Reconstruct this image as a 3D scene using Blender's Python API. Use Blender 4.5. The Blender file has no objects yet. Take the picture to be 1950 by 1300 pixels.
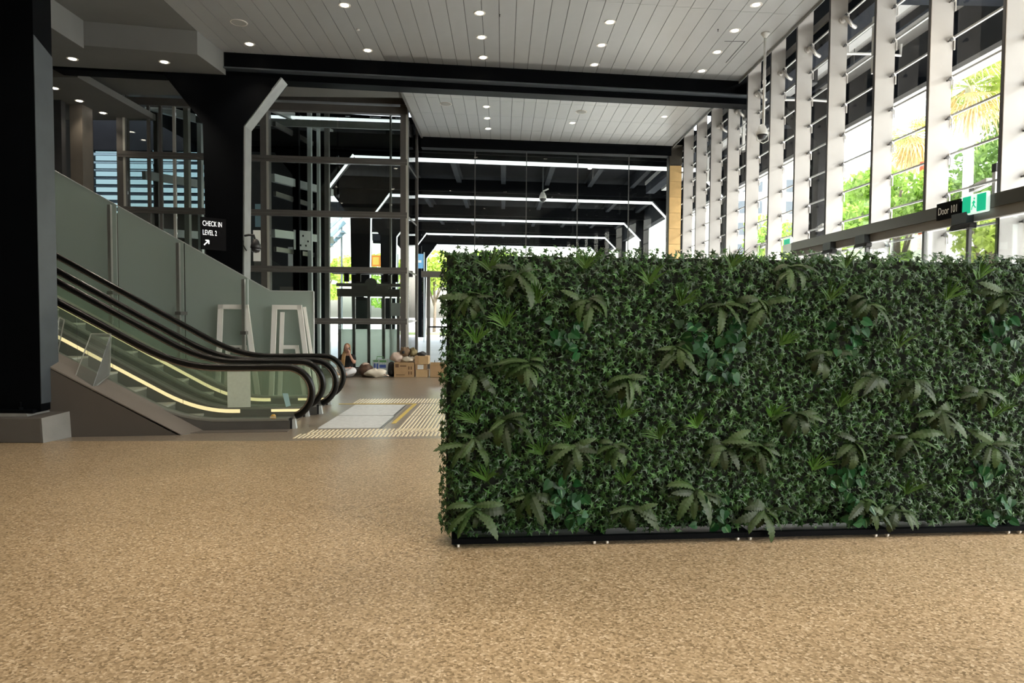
import bpy, bmesh, math, random
from mathutils import Vector, Matrix
import numpy as np
random.seed(7)
R = math.radians
sc = bpy.context.scene
col = sc.collection

# ------------------------------------------------------------------ camera, world, sun, exposure
cam_d = bpy.data.cameras.new('camera'); cam_d.sensor_width = 36.0; cam_d.lens = 24.0; cam_d.clip_start = 0.05; cam_d.clip_end = 600
cam = bpy.data.objects.new('camera', cam_d); col.objects.link(cam); sc.camera = cam
cam.matrix_world = (Matrix.Translation((0, 0, 1.6)) @ Matrix.Rotation(-R(0.809), 4, 'Z')
                    @ Matrix.Rotation(math.pi/2 - R(2.329), 4, 'X') @ Matrix.Rotation(0.007, 4, 'Z'))

w = bpy.data.worlds.new('sky'); sc.world = w; w.use_nodes = True
nt = w.node_tree; nt.nodes.clear()
sky = nt.nodes.new('ShaderNodeTexSky'); sky.sky_type = 'NISHITA'; sky.sun_disc = False
sky.sun_elevation = R(48); sky.sun_rotation = R(130); sky.air_density = 1.6; sky.dust_density = 3.0; sky.ozone_density = 1.0
hsv = nt.nodes.new('ShaderNodeHueSaturation'); hsv.inputs['Saturation'].default_value = 0.45
bgn = nt.nodes.new('ShaderNodeBackground'); bgn.inputs['Strength'].default_value = 0.80
wo = nt.nodes.new('ShaderNodeOutputWorld')
nt.links.new(sky.outputs[0], hsv.inputs['Color']); nt.links.new(hsv.outputs[0], bgn.inputs['Color']); nt.links.new(bgn.outputs[0], wo.inputs[0])

sd = bpy.data.lights.new('sun', 'SUN'); sd.energy = 8.5; sd.angle = R(0.6); sd.color = (1.0, 0.95, 0.86)
sun = bpy.data.objects.new('sun', sd); col.objects.link(sun)
sun.rotation_euler = Vector((-0.42, 0.45, -0.80)).to_track_quat('-Z', 'Y').to_euler()

sc.view_settings.view_transform = 'Standard'; sc.view_settings.look = 'None'
sc.view_settings.exposure = 0.18; sc.view_settings.gamma = 1.0; sc.view_settings.use_curve_mapping = False
sc.cycles.use_denoising = True
sc.cycles.max_bounces = 10; sc.cycles.diffuse_bounces = 5; sc.cycles.glossy_bounces = 4
sc.cycles.transmission_bounces = 8; sc.cycles.transparent_max_bounces = 40
sc.cycles.sample_clamp_indirect = 6.0; sc.cycles.caustics_reflective = False; sc.cycles.caustics_refractive = False
LAMP = 70.0

# ------------------------------------------------------------------ helpers
class MB:
    def __init__(s): s.v = []; s.f = []
    def add(s, vs, fs):
        b = len(s.v); s.v += [tuple(x) for x in vs]; s.f += [tuple(b+i for i in f) for f in fs]; return s
    def box(s, x0, x1, y0, y1, z0, z1):
        return s.add([(x0,y0,z0),(x1,y0,z0),(x1,y1,z0),(x0,y1,z0),(x0,y0,z1),(x1,y0,z1),(x1,y1,z1),(x0,y1,z1)],
                     [(0,3,2,1),(4,5,6,7),(0,1,5,4),(1,2,6,5),(2,3,7,6),(3,0,4,7)])
    def cbox(s, c, sz): return s.box(c[0]-sz[0]/2, c[0]+sz[0]/2, c[1]-sz[1]/2, c[1]+sz[1]/2, c[2]-sz[2]/2, c[2]+sz[2]/2)
    def hexa(s, b, t):     # bottom 4 pts, top 4 pts (ccw seen from above)
        return s.add(list(b)+list(t), [(0,3,2,1),(4,5,6,7),(0,1,5,4),(1,2,6,5),(2,3,7,6),(3,0,4,7)])
    def prism(s, poly, d):  # planar polygon extruded by vector d
        n = len(poly); d = Vector(d); a = [Vector(p) for p in poly]
        return s.add(a + [p+d for p in a], [tuple(range(n))[::-1], tuple(range(n, 2*n))] + [(i, (i+1) % n, (i+1) % n+n, i+n) for i in range(n)])
    def bar(s, a, b, w, h, up=(0,0,1)):   # rectangular bar
        a = Vector(a); b = Vector(b); d = (b-a).normalized(); up = Vector(up)
        if abs(d.dot(up)) > .98: up = Vector((0,1,0))
        x = d.cross(up).normalized()*w/2; y = x.cross(d).normalized()*h/2
        return s.hexa([a-x-y, a+x-y, b+x-y, b-x-y], [a-x+y, a+x+y, b+x+y, b-x+y])
    def tube(s, pts, r, n=8, cap=True, sy=1.0):
        pts = [Vector(p) for p in pts]; m = len(pts); rs = r if isinstance(r, (list, tuple)) else [r]*m
        b = len(s.v); pn = None
        for i, p in enumerate(pts):
            t = (pts[min(i+1, m-1)]-pts[max(i-1, 0)]).normalized()
            if pn is None:
                ref = Vector((0,0,1)) if abs(t.z) < .9 else Vector((0,1,0)); pn = t.cross(ref).normalized()
            else:
                pn = (pn - t*pn.dot(t)).normalized()
            q = t.cross(pn)
            for k in range(n):
                a = 2*math.pi*k/n; s.v.append(tuple(p + (pn*math.cos(a) + q*math.sin(a)*sy)*rs[i]))
        for i in range(m-1):
            for k in range(n): s.f.append((b+i*n+k, b+i*n+(k+1) % n, b+(i+1)*n+(k+1) % n, b+(i+1)*n+k))
        if cap: s.f.append(tuple(b+k for k in range(n))[::-1]); s.f.append(tuple(b+(m-1)*n+k for k in range(n)))
        return s
    def lathe(s, prof, c=(0,0,0), n=16, axis='Z'):
        b = len(s.v); m = len(prof)
        for r, z in prof:
            for k in range(n):
                a = 2*math.pi*k/n; p = (r*math.cos(a), r*math.sin(a), z)
                if axis == 'X': p = (p[2], p[0], p[1])
                if axis == 'Y': p = (p[0], p[2], p[1])
                s.v.append((c[0]+p[0], c[1]+p[1], c[2]+p[2]))
        for i in range(m-1):
            for k in range(n): s.f.append((b+i*n+k, b+i*n+(k+1) % n, b+(i+1)*n+(k+1) % n, b+(i+1)*n+k))
        s.f.append(tuple(b+k for k in range(n))[::-1]); s.f.append(tuple(b+(m-1)*n+k for k in range(n)))
        return s
    def blob(s, c, r, n=14, m=9, amp=.0, seed=0):
        rnd = random.Random(seed); b = len(s.v); ph = [rnd.uniform(0, 6.28) for _ in range(6)]
        for i in range(m+1):
            th = math.pi*i/m
            for k in range(n):
                a = 2*math.pi*k/n
                q = 1 + amp*(math.sin(3*a+ph[0]+2*th)+.7*math.sin(5*a+ph[1]-3*th)+.6*math.sin(4*th+ph[2]+a))
                s.v.append((c[0]+r[0]*q*math.sin(th)*math.cos(a), c[1]+r[1]*q*math.sin(th)*math.sin(a), c[2]+r[2]*q*math.cos(th)))
        for i in range(m):
            for k in range(n): s.f.append((b+i*n+k, b+(i+1)*n+k, b+(i+1)*n+(k+1) % n, b+i*n+(k+1) % n))
        return s
    def mesh(s, name, smooth=False):
        me = bpy.data.meshes.new(name); me.from_pydata(s.v, [], s.f); me.update()
        if smooth: me.polygons.foreach_set('use_smooth', [True]*len(me.polygons))
        return me
    def build(s, name, mat, parent=None, smooth=False, world=False, bevel=0):
        if world and parent is not None:
            M = root_matrix(parent).inverted(); s.v = [tuple(M @ Vector(p)) for p in s.v]
        o = obj(name, s.mesh(name, smooth), mat, parent)
        if bevel:
            md = o.modifiers.new('bevel', 'BEVEL'); md.width = bevel; md.segments = 2; md.limit_method = 'ANGLE'
        return o

def root_matrix(o):
    M = Matrix.LocRotScale(o.location, o.rotation_euler, o.scale)
    return (root_matrix(o.parent) @ M) if o.parent else M
def obj(name, me, mat=None, parent=None):
    o = bpy.data.objects.new(name, me); col.objects.link(o)
    if mat is not None and len(me.materials) == 0: me.materials.append(M[mat] if isinstance(mat, str) else mat)
    o.parent = parent; return o
def tag(o, label=None, cat=None, group=None, kind=None):
    if label: o['label'] = label
    if cat: o['category'] = cat
    if group: o['group'] = group
    if kind: o['kind'] = kind
    return o
def thing(name, label, cat, loc=(0,0,0), rotz=0, group=None, kind=None):
    o = bpy.data.objects.new(name, None); col.objects.link(o); o.location = loc; o.rotation_euler = (0,0,rotz)
    o.empty_display_size = .1
    return tag(o, label, cat, group, kind)
def struct(name, label=None, loc=(0,0,0)):
    o = bpy.data.objects.new(name, None); col.objects.link(o); o.location = loc; o['kind'] = 'structure'
    if label: o['label'] = label
    return o
def link_copy(o, name, parent, loc=None, rot=None, scale=None):
    c = o.copy(); c.name = name; col.objects.link(c); c.parent = parent
    if loc is not None: c.location = loc
    if rot is not None: c.rotation_euler = rot
    if scale is not None: c.scale = scale
    return c
def inst(name, me, parent, loc=(0,0,0), rot=(0,0,0), scale=(1,1,1)):
    o = bpy.data.objects.new(name, me); col.objects.link(o); o.parent = parent
    o.location = loc; o.rotation_euler = rot; o.scale = scale; return o
def child_like(o, kind): o['kind'] = kind; return o
def text_mesh(name, s, size, mat, parent, loc, rot, depth=.002, align='LEFT', spacing=1.0, sx=1.0):
    c = bpy.data.curves.new(name, 'FONT'); c.body = s; c.size = size; c.extrude = depth; c.align_x = align; c.space_character = spacing
    t = bpy.data.objects.new(name+'_tmp', c); col.objects.link(t)
    bpy.context.view_layer.update()
    me = bpy.data.meshes.new_from_object(t.evaluated_get(bpy.context.evaluated_depsgraph_get()))
    bpy.data.objects.remove(t); me.name = name
    me.materials.clear()
    o = obj(name, me, mat, parent); o.location = loc; o.rotation_euler = rot; o.scale = (sx, 1, 1); return o

# ------------------------------------------------------------------ materials
M = {}
def mat(name, c, rough=.5, metal=0., noise=0., nscale=8., bump=0., bscale=60., emit=None, es=0., alpha=None, spec=.5, vary=0., trans=0., coat=0.):
    m = bpy.data.materials.new(name); m.use_nodes = True; t = m.node_tree; N = t.nodes; L = t.links
    b = N['Principled BSDF']; b.inputs['Base Color'].default_value = (*c, 1); b.inputs['Roughness'].default_value = rough
    b.inputs['Metallic'].default_value = metal; b.inputs['Specular IOR Level'].default_value = spec
    if coat: b.inputs['Coat Weight'].default_value = coat
    last = None
    if noise or bump:
        tc = N.new('ShaderNodeTexCoord')
    if noise:
        nz = N.new('ShaderNodeTexNoise'); nz.inputs['Scale'].default_value = nscale; nz.inputs['Detail'].default_value = 6
        L.new(tc.outputs['Object'], nz.inputs['Vector'])
        mp = N.new('ShaderNodeMapRange'); mp.inputs[1].default_value = .25; mp.inputs[2].default_value = .75
        mp.inputs[3].default_value = 1-noise; mp.inputs[4].default_value = 1+noise
        L.new(nz.outputs[0], mp.inputs[0])
        mx = N.new('ShaderNodeMix'); mx.data_type = 'RGBA'; mx.blend_type = 'MULTIPLY'; mx.inputs[0].default_value = 1
        mx.inputs[6].default_value = (*c, 1); L.new(mp.outputs[0], mx.inputs[7]); last = mx.outputs[2]
    if vary:
        oi = N.new('ShaderNodeObjectInfo'); mp2 = N.new('ShaderNodeMapRange'); mp2.inputs[3].default_value = 1-vary; mp2.inputs[4].default_value = 1+vary
        L.new(oi.outputs['Random'], mp2.inputs[0])
        mx2 = N.new('ShaderNodeMix'); mx2.data_type = 'RGBA'; mx2.blend_type = 'MULTIPLY'; mx2.inputs[0].default_value = 1
        mx2.inputs[6].default_value = (*c, 1)
        if last is not None: L.new(last, mx2.inputs[6])
        L.new(mp2.outputs[0], mx2.inputs[7]); last = mx2.outputs[2]
    if last is not None: L.new(last, b.inputs['Base Color'])
    if bump:
        nb = N.new('ShaderNodeTexNoise'); nb.inputs['Scale'].default_value = bscale; nb.inputs['Detail'].default_value = 4
        L.new(tc.outputs['Object'], nb.inputs['Vector'])
        bp = N.new('ShaderNodeBump'); bp.inputs['Strength'].default_value = bump; bp.inputs['Distance'].default_value = .01
        L.new(nb.outputs[0], bp.inputs['Height']); L.new(bp.outputs[0], b.inputs['Normal'])
    if emit: b.inputs['Emission Color'].default_value = (*emit, 1); b.inputs['Emission Strength'].default_value = es
    if trans:
        tr = N.new('ShaderNodeBsdfTranslucent'); tr.inputs[0].default_value = (*[min(1, x*1.3) for x in c], 1)
        if last is not None: L.new(last, tr.inputs[0])
        ms = N.new('ShaderNodeMixShader'); ms.inputs[0].default_value = trans
        L.new(b.outputs[0], ms.inputs[1]); L.new(tr.outputs[0], ms.inputs[2]); L.new(ms.outputs[0], N['Material Output'].inputs[0])
    M[name] = m; return m
def glass(name, tint=(1,1,1), refl=1.0, haze=0., hazec=(.6,.65,.62), rough=0.02):
    m = bpy.data.materials.new(name); m.use_nodes = True; t = m.node_tree; N = t.nodes; L = t.links
    N.remove(N['Principled BSDF'])
    tr = N.new('ShaderNodeBsdfTransparent'); tr.inputs[0].default_value = (*tint, 1)
    gl = N.new('ShaderNodeBsdfGlossy'); gl.inputs['Roughness'].default_value = rough
    fr = N.new('ShaderNodeFresnel'); fr.inputs[0].default_value = 1.45
    mu = N.new('ShaderNodeMath'); mu.operation = 'MULTIPLY'; mu.inputs[1].default_value = refl; L.new(fr.outputs[0], mu.inputs[0])
    ms = N.new('ShaderNodeMixShader'); L.new(mu.outputs[0], ms.inputs[0]); L.new(tr.outputs[0], ms.inputs[1]); L.new(gl.outputs[0], ms.inputs[2])
    out = ms.outputs[0]
    if haze:
        df = N.new('ShaderNodeBsdfDiffuse'); df.inputs[0].default_value = (*hazec, 1)
        tl = N.new('ShaderNodeBsdfTranslucent'); tl.inputs[0].default_value = (*hazec, 1)
        a = N.new('ShaderNodeMixShader'); a.inputs[0].default_value = .5; L.new(df.outputs[0], a.inputs[1]); L.new(tl.outputs[0], a.inputs[2])
        h = N.new('ShaderNodeMixShader'); h.inputs[0].default_value = haze; L.new(out, h.inputs[1]); L.new(a.outputs[0], h.inputs[2]); out = h.outputs[0]
    L.new(out, N['Material Output'].inputs[0]); M[name] = m; return m
def aggregate(name, ramp, scale, rough, big=.10, coat=0.):
    m = bpy.data.materials.new(name); m.use_nodes = True; t = m.node_tree; N = t.nodes; L = t.links; b = N['Principled BSDF']
    tc = N.new('ShaderNodeTexCoord')
    nz = N.new('ShaderNodeTexNoise'); nz.inputs['Scale'].default_value = scale*.7; nz.inputs['Detail'].default_value = 2
    L.new(tc.outputs['Object'], nz.inputs['Vector'])
    av = N.new('ShaderNodeMix'); av.data_type = 'RGBA'; av.inputs[0].default_value = .012
    L.new(tc.outputs['Object'], av.inputs[6]); L.new(nz.outputs[1], av.inputs[7])
    vo = N.new('ShaderNodeTexVoronoi'); vo.inputs['Scale'].default_value = scale; L.new(av.outputs[2], vo.inputs['Vector'])
    sp = N.new('ShaderNodeSeparateColor'); L.new(vo.outputs['Color'], sp.inputs[0])
    cr = N.new('ShaderNodeValToRGB'); e = cr.color_ramp.elements
    e[0].position = ramp[0][0]; e[0].color = (*ramp[0][1], 1); e[1].position = ramp[-1][0]; e[1].color = (*ramp[-1][1], 1)
    for p, c in ramp[1:-1]: q = e.new(p); q.color = (*c, 1)
    L.new(sp.outputs[0], cr.inputs[0])
    n2 = N.new('ShaderNodeTexNoise'); n2.inputs['Scale'].default_value = .55; n2.inputs['Detail'].default_value = 5; L.new(tc.outputs['Object'], n2.inputs['Vector'])
    mp = N.new('ShaderNodeMapRange'); mp.inputs[1].default_value = .3; mp.inputs[2].default_value = .7; mp.inputs[3].default_value = 1-big; mp.inputs[4].default_value = 1+big
    L.new(n2.outputs[0], mp.inputs[0])
    mx = N.new('ShaderNodeMix'); mx.data_type = 'RGBA'; mx.blend_type = 'MULTIPLY'; mx.inputs[0].default_value = 1
    L.new(cr.outputs[0], mx.inputs[6]); L.new(mp.outputs[0], mx.inputs[7]); L.new(mx.outputs[2], b.inputs['Base Color'])
    b.inputs['Roughness'].default_value = rough
    M[name] = m
aggregate('terrazzo', [(0, (.20,.14,.075)), (.22, (.32,.23,.13)), (.55, (.42,.305,.178)), (.85, (.50,.375,.230)), (1, (.66,.53,.36))], 85, .34, .14)
aggregate('rear_stone', [(0, (.20,.165,.125)), (.5, (.25,.205,.155)), (1, (.30,.25,.19))], 60, .28, .06)
mat('plank_white', (.37,.38,.378), .38, 0, .03, 3, vary=.035)
mat('ceiling_void', (.05,.05,.05), .8)
mat('plaster', (.165,.168,.160), .8, 0, .05, 2)
mat('black_steel', (.002,.0026,.0036), .5, 0, .15, 3, spec=.05)
mat('black_soffit', (.007,.008,.010), .95, 0, .2, 1.5, spec=.03)
mat('purlin_dark', (.016,.019,.023), .8, 0, .15, 3, spec=.1)
mat('glow_white', (.9,.93,.93), .4, emit=(.95,1,1), es=1.0)  # emission added so pale flange lines read evenly bright
mat('flange_grey', (.30,.32,.32), .45, 0, .12, 5)
mat('flange_white', (.86,.88,.88), .5)
mat('navy_steel', (.055,.066,.076), .45, 0, .15, 4)
mat('concrete', (.095,.086,.076), .75, 0, .10, 4, .15, 40)
mat('concrete_light', (.22,.215,.20), .75, 0, .10, 4, .15, 40)
mat('cladding', (.082,.071,.061), .55, 0, .06, 3)
mat('cladding_top', (.15,.13,.11), .5, 0, .06, 3)
mat('fin_paint', (.66,.64,.615), .55, 0, .06, 2.5, .05, 30)
mat('fin_edge_shade', (.085,.085,.09), .5)  # shade of the fin edge put into the colour
mat('rail_metal', (.50,.51,.51), .35, .6)
mat('bolt_metal', (.13,.13,.13), .4, .6)
mat('bracket_metal', (.62,.60,.57), .4, .3)
mat('header_steel', (.085,.076,.062), .30, .35, .12, .8)
mat('soffit_white', (.30,.30,.295), .7, 0, .05, 2)
mat('edge_beam', (.012,.016,.024), .7, spec=.05)
mat('lip_grey', (.45,.46,.47), .5)
mat('sandstone', (.70,.47,.20), .7, 0, .10, 6, vary=.12)
mat('brushed', (.50,.50,.48), .30, .85, .08, 6)
mat('brushed_dark', (.20,.195,.185), .35, .7, .08, 6)
mat('lift_steel', (.125,.120,.112), .45, .2, .08, 5)
mat('lift_edge', (.60,.60,.55), .35, .4)
mat('rubber', (.004,.004,.004), .28, spec=.35)
mat('rail_bronze', (.34,.27,.22), .25, .8)
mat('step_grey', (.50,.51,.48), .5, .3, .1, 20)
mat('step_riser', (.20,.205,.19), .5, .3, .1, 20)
mat('step_edge', (.45,.36,.10), .6)
mat('esc_base', (.105,.100,.092), .45, .2, .12, 5)
mat('deck_grey', (.27,.27,.24), .4, .4, .06, 6)
mat('led_cream', (.95,.80,.50), .4, emit=(1.0,.78,.42), es=.85)
mat('lamp_glow', (1,1,1), .4, emit=(1.0,.90,.74), es=14)
mat('lamp_glow_cool', (1,1,1), .4, emit=(1.0,.97,.92), es=3.2)
mat('lamp_ring', (.75,.72,.66), .4)
mat('speaker_grille', (.33,.33,.31), .7)
mat('white_plastic', (.80,.80,.77), .4)
mat('white_frame', (.86,.85,.80), .45)
mat('black_plastic', (.014,.014,.016), .4)
mat('smoke_dome', (.03,.03,.035), .08, coat=.5)
mat('chrome', (.75,.75,.75), .12, 1)
mat('mat_pale', (.62,.64,.64), .45, 0, .13, 14)
mat('brass_strip', (.80,.69,.48), .4, .15, .06, 10)
mat('yellow_paint', (.62,.46,.10), .5, 0, .08, 12)
mat('exit_green', (.0,.42,.22), .4, emit=(.0,.62,.33), es=.55)
mat('exit_white', (.9,.95,.92), .4, emit=(.75,1,.9), es=.7)
mat('sign_black', (.005,.005,.006), .8, spec=.1)
mat('letter_white', (.9,.9,.88), .5)
mat('letter_lit', (.9,.9,.9), .5, emit=(1,1,1), es=.7)
mat('paper_green', (.50,.57,.47), .6, 0, .06, 30)
mat('paper_white', (.82,.84,.82), .6)
mat('paper_blue', (.45,.66,.72), .6)
mat('orange_toy', (.55,.32,.06), .35, 0, .3, 40)
mat('card_brown', (.46,.30,.155), .8, 0, .06, 9)
mat('card_light', (.55,.38,.20), .8, 0, .06, 9)
mat('card_print', (.16,.09,.045), .8)
mat('tape', (.60,.47,.28), .4)
mat('cloth_cream', (.80,.74,.62), .9, 0, .06, 14)
mat('cloth_pink', (.72,.58,.50), .9, 0, .08, 14)
mat('cloth_olive', (.24,.20,.10), .9, 0, .35, 30)
mat('fur_brown', (.21,.145,.09), .95, 0, .35, 60)
mat('bag_brown', (.115,.065,.045), .45, 0, .4, 18)
mat('bag_dark', (.03,.032,.034), .6, 0, .3, 20)
mat('bag_check', (.50,.58,.60), .5, 0, .3, 40)
mat('print_blue', (.06,.11,.36), .5)
mat('print_green', (.12,.32,.12), .5)
mat('skin', (.62,.36,.26), .55)
mat('hair', (.30,.15,.06), .6, 0, .3, 60)
mat('hair_blonde', (.52,.33,.15), .6, 0, .3, 60)
mat('shirt_black', (.012,.012,.013), .85)
mat('trouser_white', (.74,.74,.76), .9)
mat('phone_dark', (.02,.02,.025), .2)
mat('lip', (.40,.13,.11), .5); mat('eye_dark', (.03,.02,.02), .3)
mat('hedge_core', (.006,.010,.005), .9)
mat('ivy_a', (.017,.056,.012), .42, vary=.40, trans=.12)
mat('ivy_b', (.042,.112,.028), .42, vary=.35, trans=.12)
mat('fern_green', (.031,.062,.014), .55, 0, .30, 60, vary=.5, trans=.12)
mat('grass_green', (.050,.140,.018), .40, vary=.3, trans=.12)
mat('pothos_green', (.010,.058,.016), .38, vary=.4, trans=.06, spec=.25)
mat('pothos_vein', (.05,.14,.045), .45)
mat('stem_brown', (.06,.07,.02), .7)
mat('tree_leaf', (.32,.50,.09), .6, 0, .35, 3, trans=.4)
mat('tree_leaf_b', (.42,.53,.10), .6, 0, .35, 3, trans=.4)
mat('tree_leaf_c', (.20,.33,.09), .6, 0, .35, 3, trans=.35)
mat('palm_dry', (.74,.56,.28), .8, 0, .25, 3, trans=.3)
mat('palm_green', (.48,.58,.16), .6, 0, .25, 3, trans=.35)
mat('bark_pale', (.80,.72,.64), .9, 0, .2, 6)
mat('bark', (.17,.13,.10), .9, 0, .3, 8)
mat('paving', (.60,.60,.57), .8, 0, .08, .6)
mat('lawn', (.20,.27,.10), .9, 0, .3, 1.5)
mat('red_pole', (.62,.10,.035), .5)
mat('building_pale', (.62,.58,.50), .8, 0, .05, 1)
mat('building_blue', (.34,.50,.56), .6, 0, .1, 1)
mat('window_dark', (.06,.08,.10), .15)
mat('banner_orange', (.85,.28,.03), .5); mat('banner_yellow', (.90,.62,.10), .5); mat('banner_blue', (.16,.42,.68), .5)
mat('dark_wall', (.030,.031,.032), .7, 0, .2, 2)
mat('panel_brown', (.14,.125,.105), .5, 0, .12, 3)
mat('louvre_blue', (.05,.085,.11), .5)
mat('metal_pale', (.60,.64,.64), .4, .3)
glass('clear_glass', (.97,.985,.98), .45)
glass('tinted_glass', (.33,.39,.41), .5)
glass('window_glass', (.985,.99,.99), .08)
glass('lift_glass', (.90,.94,.93), 1.1)
glass('esc_glass', (.95,.98,.95), .7, .05, (.5,.62,.5))
glass('acrylic', (.93,.95,.93), 1.2, .10, (.7,.72,.68), .08)
glass('acrylic_edge', (.8,.82,.8), 1.2, .55, (.75,.75,.7), .2)
glass('frosted_pale', (.88,.95,.92), .4, .85, (.93,1.0,.95), .3)
glass('frosted', (.55,.62,.58), .9, .80, (.56,.645,.605), .30)

# ------------------------------------------------------------------ structure
ZC = 6.57
SL = .123                                   # the cross frames stand about 7 degrees off square
def fy(k, X):                               # front face of cross frame k at X
    return 14.65 + (X-5)*SL + 6.35*k

fl = MB().add([(-16,-9,0),(5.6,-9,0),(5.6,9.40,0),(-1.5,8.62,0),(-2.75,8.47,0),(-16,8.1,0),(-16,-9,-.2),(5.6,-9,-.2),(5.6,9.40,-.2),(-1.5,8.62,-.2),(-2.75,8.47,-.2),(-16,8.1,-.2)],
    [(0,1,2,3,4,5),(11,10,9,8,7,6)] + [(i, i+6, (i+1) % 6+6, (i+1) % 6) for i in range(6)])
tag(fl.build('floor', 'terrazzo'), 'tan speckled terrazzo floor filling the foreground', kind='structure')
fr = MB().add([(-16,8.1,0),(-2.75,8.47,0),(-1.5,8.62,0),(5.6,9.40,0),(5.6,20.6,0),(-16,19.2,0),(-16,8.1,-.2),(-2.75,8.47,-.2),(-1.5,8.62,-.2),(5.6,9.40,-.2),(5.6,20.6,-.2),(-16,19.2,-.2)],
    [(0,1,2,3,4,5),(11,10,9,8,7,6)] + [(i, i+6, (i+1) % 6+6, (i+1) % 6) for i in range(6)])
tag(fr.build('floor_rear', 'rear_stone'), 'grey brown polished stone floor behind the escalators', kind='structure')
tag(MB().box(-120,140,-60,260,-.42,-.24).build('ground', 'paving'), 'pale paved ground outside the hall', kind='structure')

# ceiling : dark void slab with white planks hung under it
ceil = struct('ceiling', 'white plank ceiling over the hall')
MB().box(-12,5.0,-9,14.9,ZC+.02,ZC+.12).build('ceiling_slab', 'ceiling_void', ceil)
PW = .2825
def plank_mesh(name, L):
    m = MB().box(0,PW-.009,0,L-.006,0,.018).mesh(name); m.materials.append(M['plank_white']); return m
pl36 = plank_mesh('plank', 3.6); pl12 = plank_mesh('plank_short', 1.24)
n = 0
for i in range(37):
    x = 5.0 - (i+1)*PW
    yend = fy(0, x+PW/2) + .02
    off = (i % 2)*.0
    y = yend
    for L in (3.2, 3.6, 3.6):
        y -= L
        inst('plank', pl36, ceil, (x, y, ZC), (0,0,0), (1, L/3.6, 1))
MB().box(-12,5.0-37*PW-.01,-9,14.0,ZC,ZC+.018).build('plaster_strip', 'plaster', ceil)
MB().box(5.0-37*PW,5.0,-9,2.0,ZC,ZC+.018).build('ceiling_lining', 'plank_white', ceil)
MB().box(4.985,5.0,-9,14.9,ZC-.05,ZC+.14).build('edge_trim', 'plank_white', ceil)
ceil2 = struct('ceiling_rear', 'white tiled plank ceiling of the second bay')
MB().box(-2.30,5.0,14.9,20.6,ZC+.02,ZC+.12).build('ceiling_slab', 'ceiling_void', ceil2)
MB().box(-12,-2.30,14.2,16.05,ZC,ZC+.12).build('soffit_panel', 'plaster', ceil2)
for i in range(26):
    x = 5.0-(i+1)*PW
    if x < -2.36: continue
    y1 = fy(1, x) - .45
    y = y1
    j = 0
    while y > fy(0, x) + .4:
        y -= 1.24
        inst('plank', pl12, ceil2, (x, y, ZC)); j += 1
MB().box(-2.33,-2.28,14.9,19.75,ZC-.04,ZC+.4).build('void_trim', 'lift_steel', ceil2)
MB().box(4.985,5.0,14.9,20.5,ZC-.05,ZC+.14).build('edge_trim', 'plank_white', ceil2)
# lower ceiling over the upper landing at the far left
MB().box(-13,-8.6,14.1,17.2,6.30,6.45).build('ceiling_side', 'plaster')['kind'] = 'structure'

# dropped bulkhead
tag(MB().prism([(-11,11.45,6.16),(-7.2,12.05,6.16),(-5.45,12.40,6.16),(-5.37,13.45,6.16),(-11,12.75,6.16)], (0,0,.41)).build('bulkhead', 'plaster'),
    'grey dropped bulkhead with two downlights above the escalators', kind='structure')
tag(MB().box(-11,-7.22,9.2,12.02,6.10,6.57).build('bulkhead_return', 'plaster'), 'grey bulkhead return beside the near column', kind='structure')

# right wall : fins, rails, bolts, panes
win = struct('window_1', 'tall louvred window wall with pale vertical fins')
FY = [5.64, 6.85, 8.07, 9.27, 10.58, 11.76, 12.89, 14.11, 15.31, 16.55, 17.78, 19.03]
RZ = [2.61+.4525*k for k in range(-4, 9)]
finm = MB().box(5.0,5.26,0,.012,0,6.95).mesh('fin'); finm.materials.append(M['fin_paint'])
edgm = MB().box(4.994,5.26,.0125,.05,0,6.95).mesh('fin_shaded_side'); edgm.materials.append(M['fin_edge_shade'])  # inner edge coloured dark to deepen the shade on it
boltm = MB().lathe([(.010,0),(.010,-.05),(.022,-.052),(.022,-.068),(.008,-.07)], n=8, axis='Y').mesh('bolt'); boltm.materials.append(M['bolt_metal'])
brm = MB().bar((5.215,-.055,0),(5.272,-.012,-.015),.016,.03).bar((5.272,-.012,-.015),(5.272,-.012,-.13),.014,.014).mesh('bracket'); brm.materials.append(M['bracket_metal'])
panm = MB().box(0,.008,.03,1.17,.012,.441).mesh('pane'); panm.materials.append(M['window_glass'])
for i, y in enumerate(FY):
    fin = inst('fin', finm, win, (0, y, 0)); inst('fin_shaded_side', edgm, fin, (0, 0, 0))
    for z in RZ:
        if z < 1.9: continue
        inst('bolt', boltm, fin, (5.205, -.0, z-.05)); inst('bracket', brm, fin, (0, 0, z-.02))
    if i < len(FY)-1:
        gap = FY[i+1]-y
        for z in RZ[:-1]:
            inst('pane', panm, win, (5.285, y, z), (0,0,0), (1, gap/1.2, 1))
for z in RZ: MB().box(5.262,5.29,1.5,20.4,z-.011,z+.011).build('glazing_rail', 'rail_metal', win)
MB().box(4.98,5.45,1.5,20.4,0,.10).build('kerb', 'concrete', win)
for y in (-6.5,-5.3,-4.1,-2.9,-1.7,-.5,.7,1.95,3.2,4.42): inst('fin', finm, win, (0, y, 0))

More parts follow.
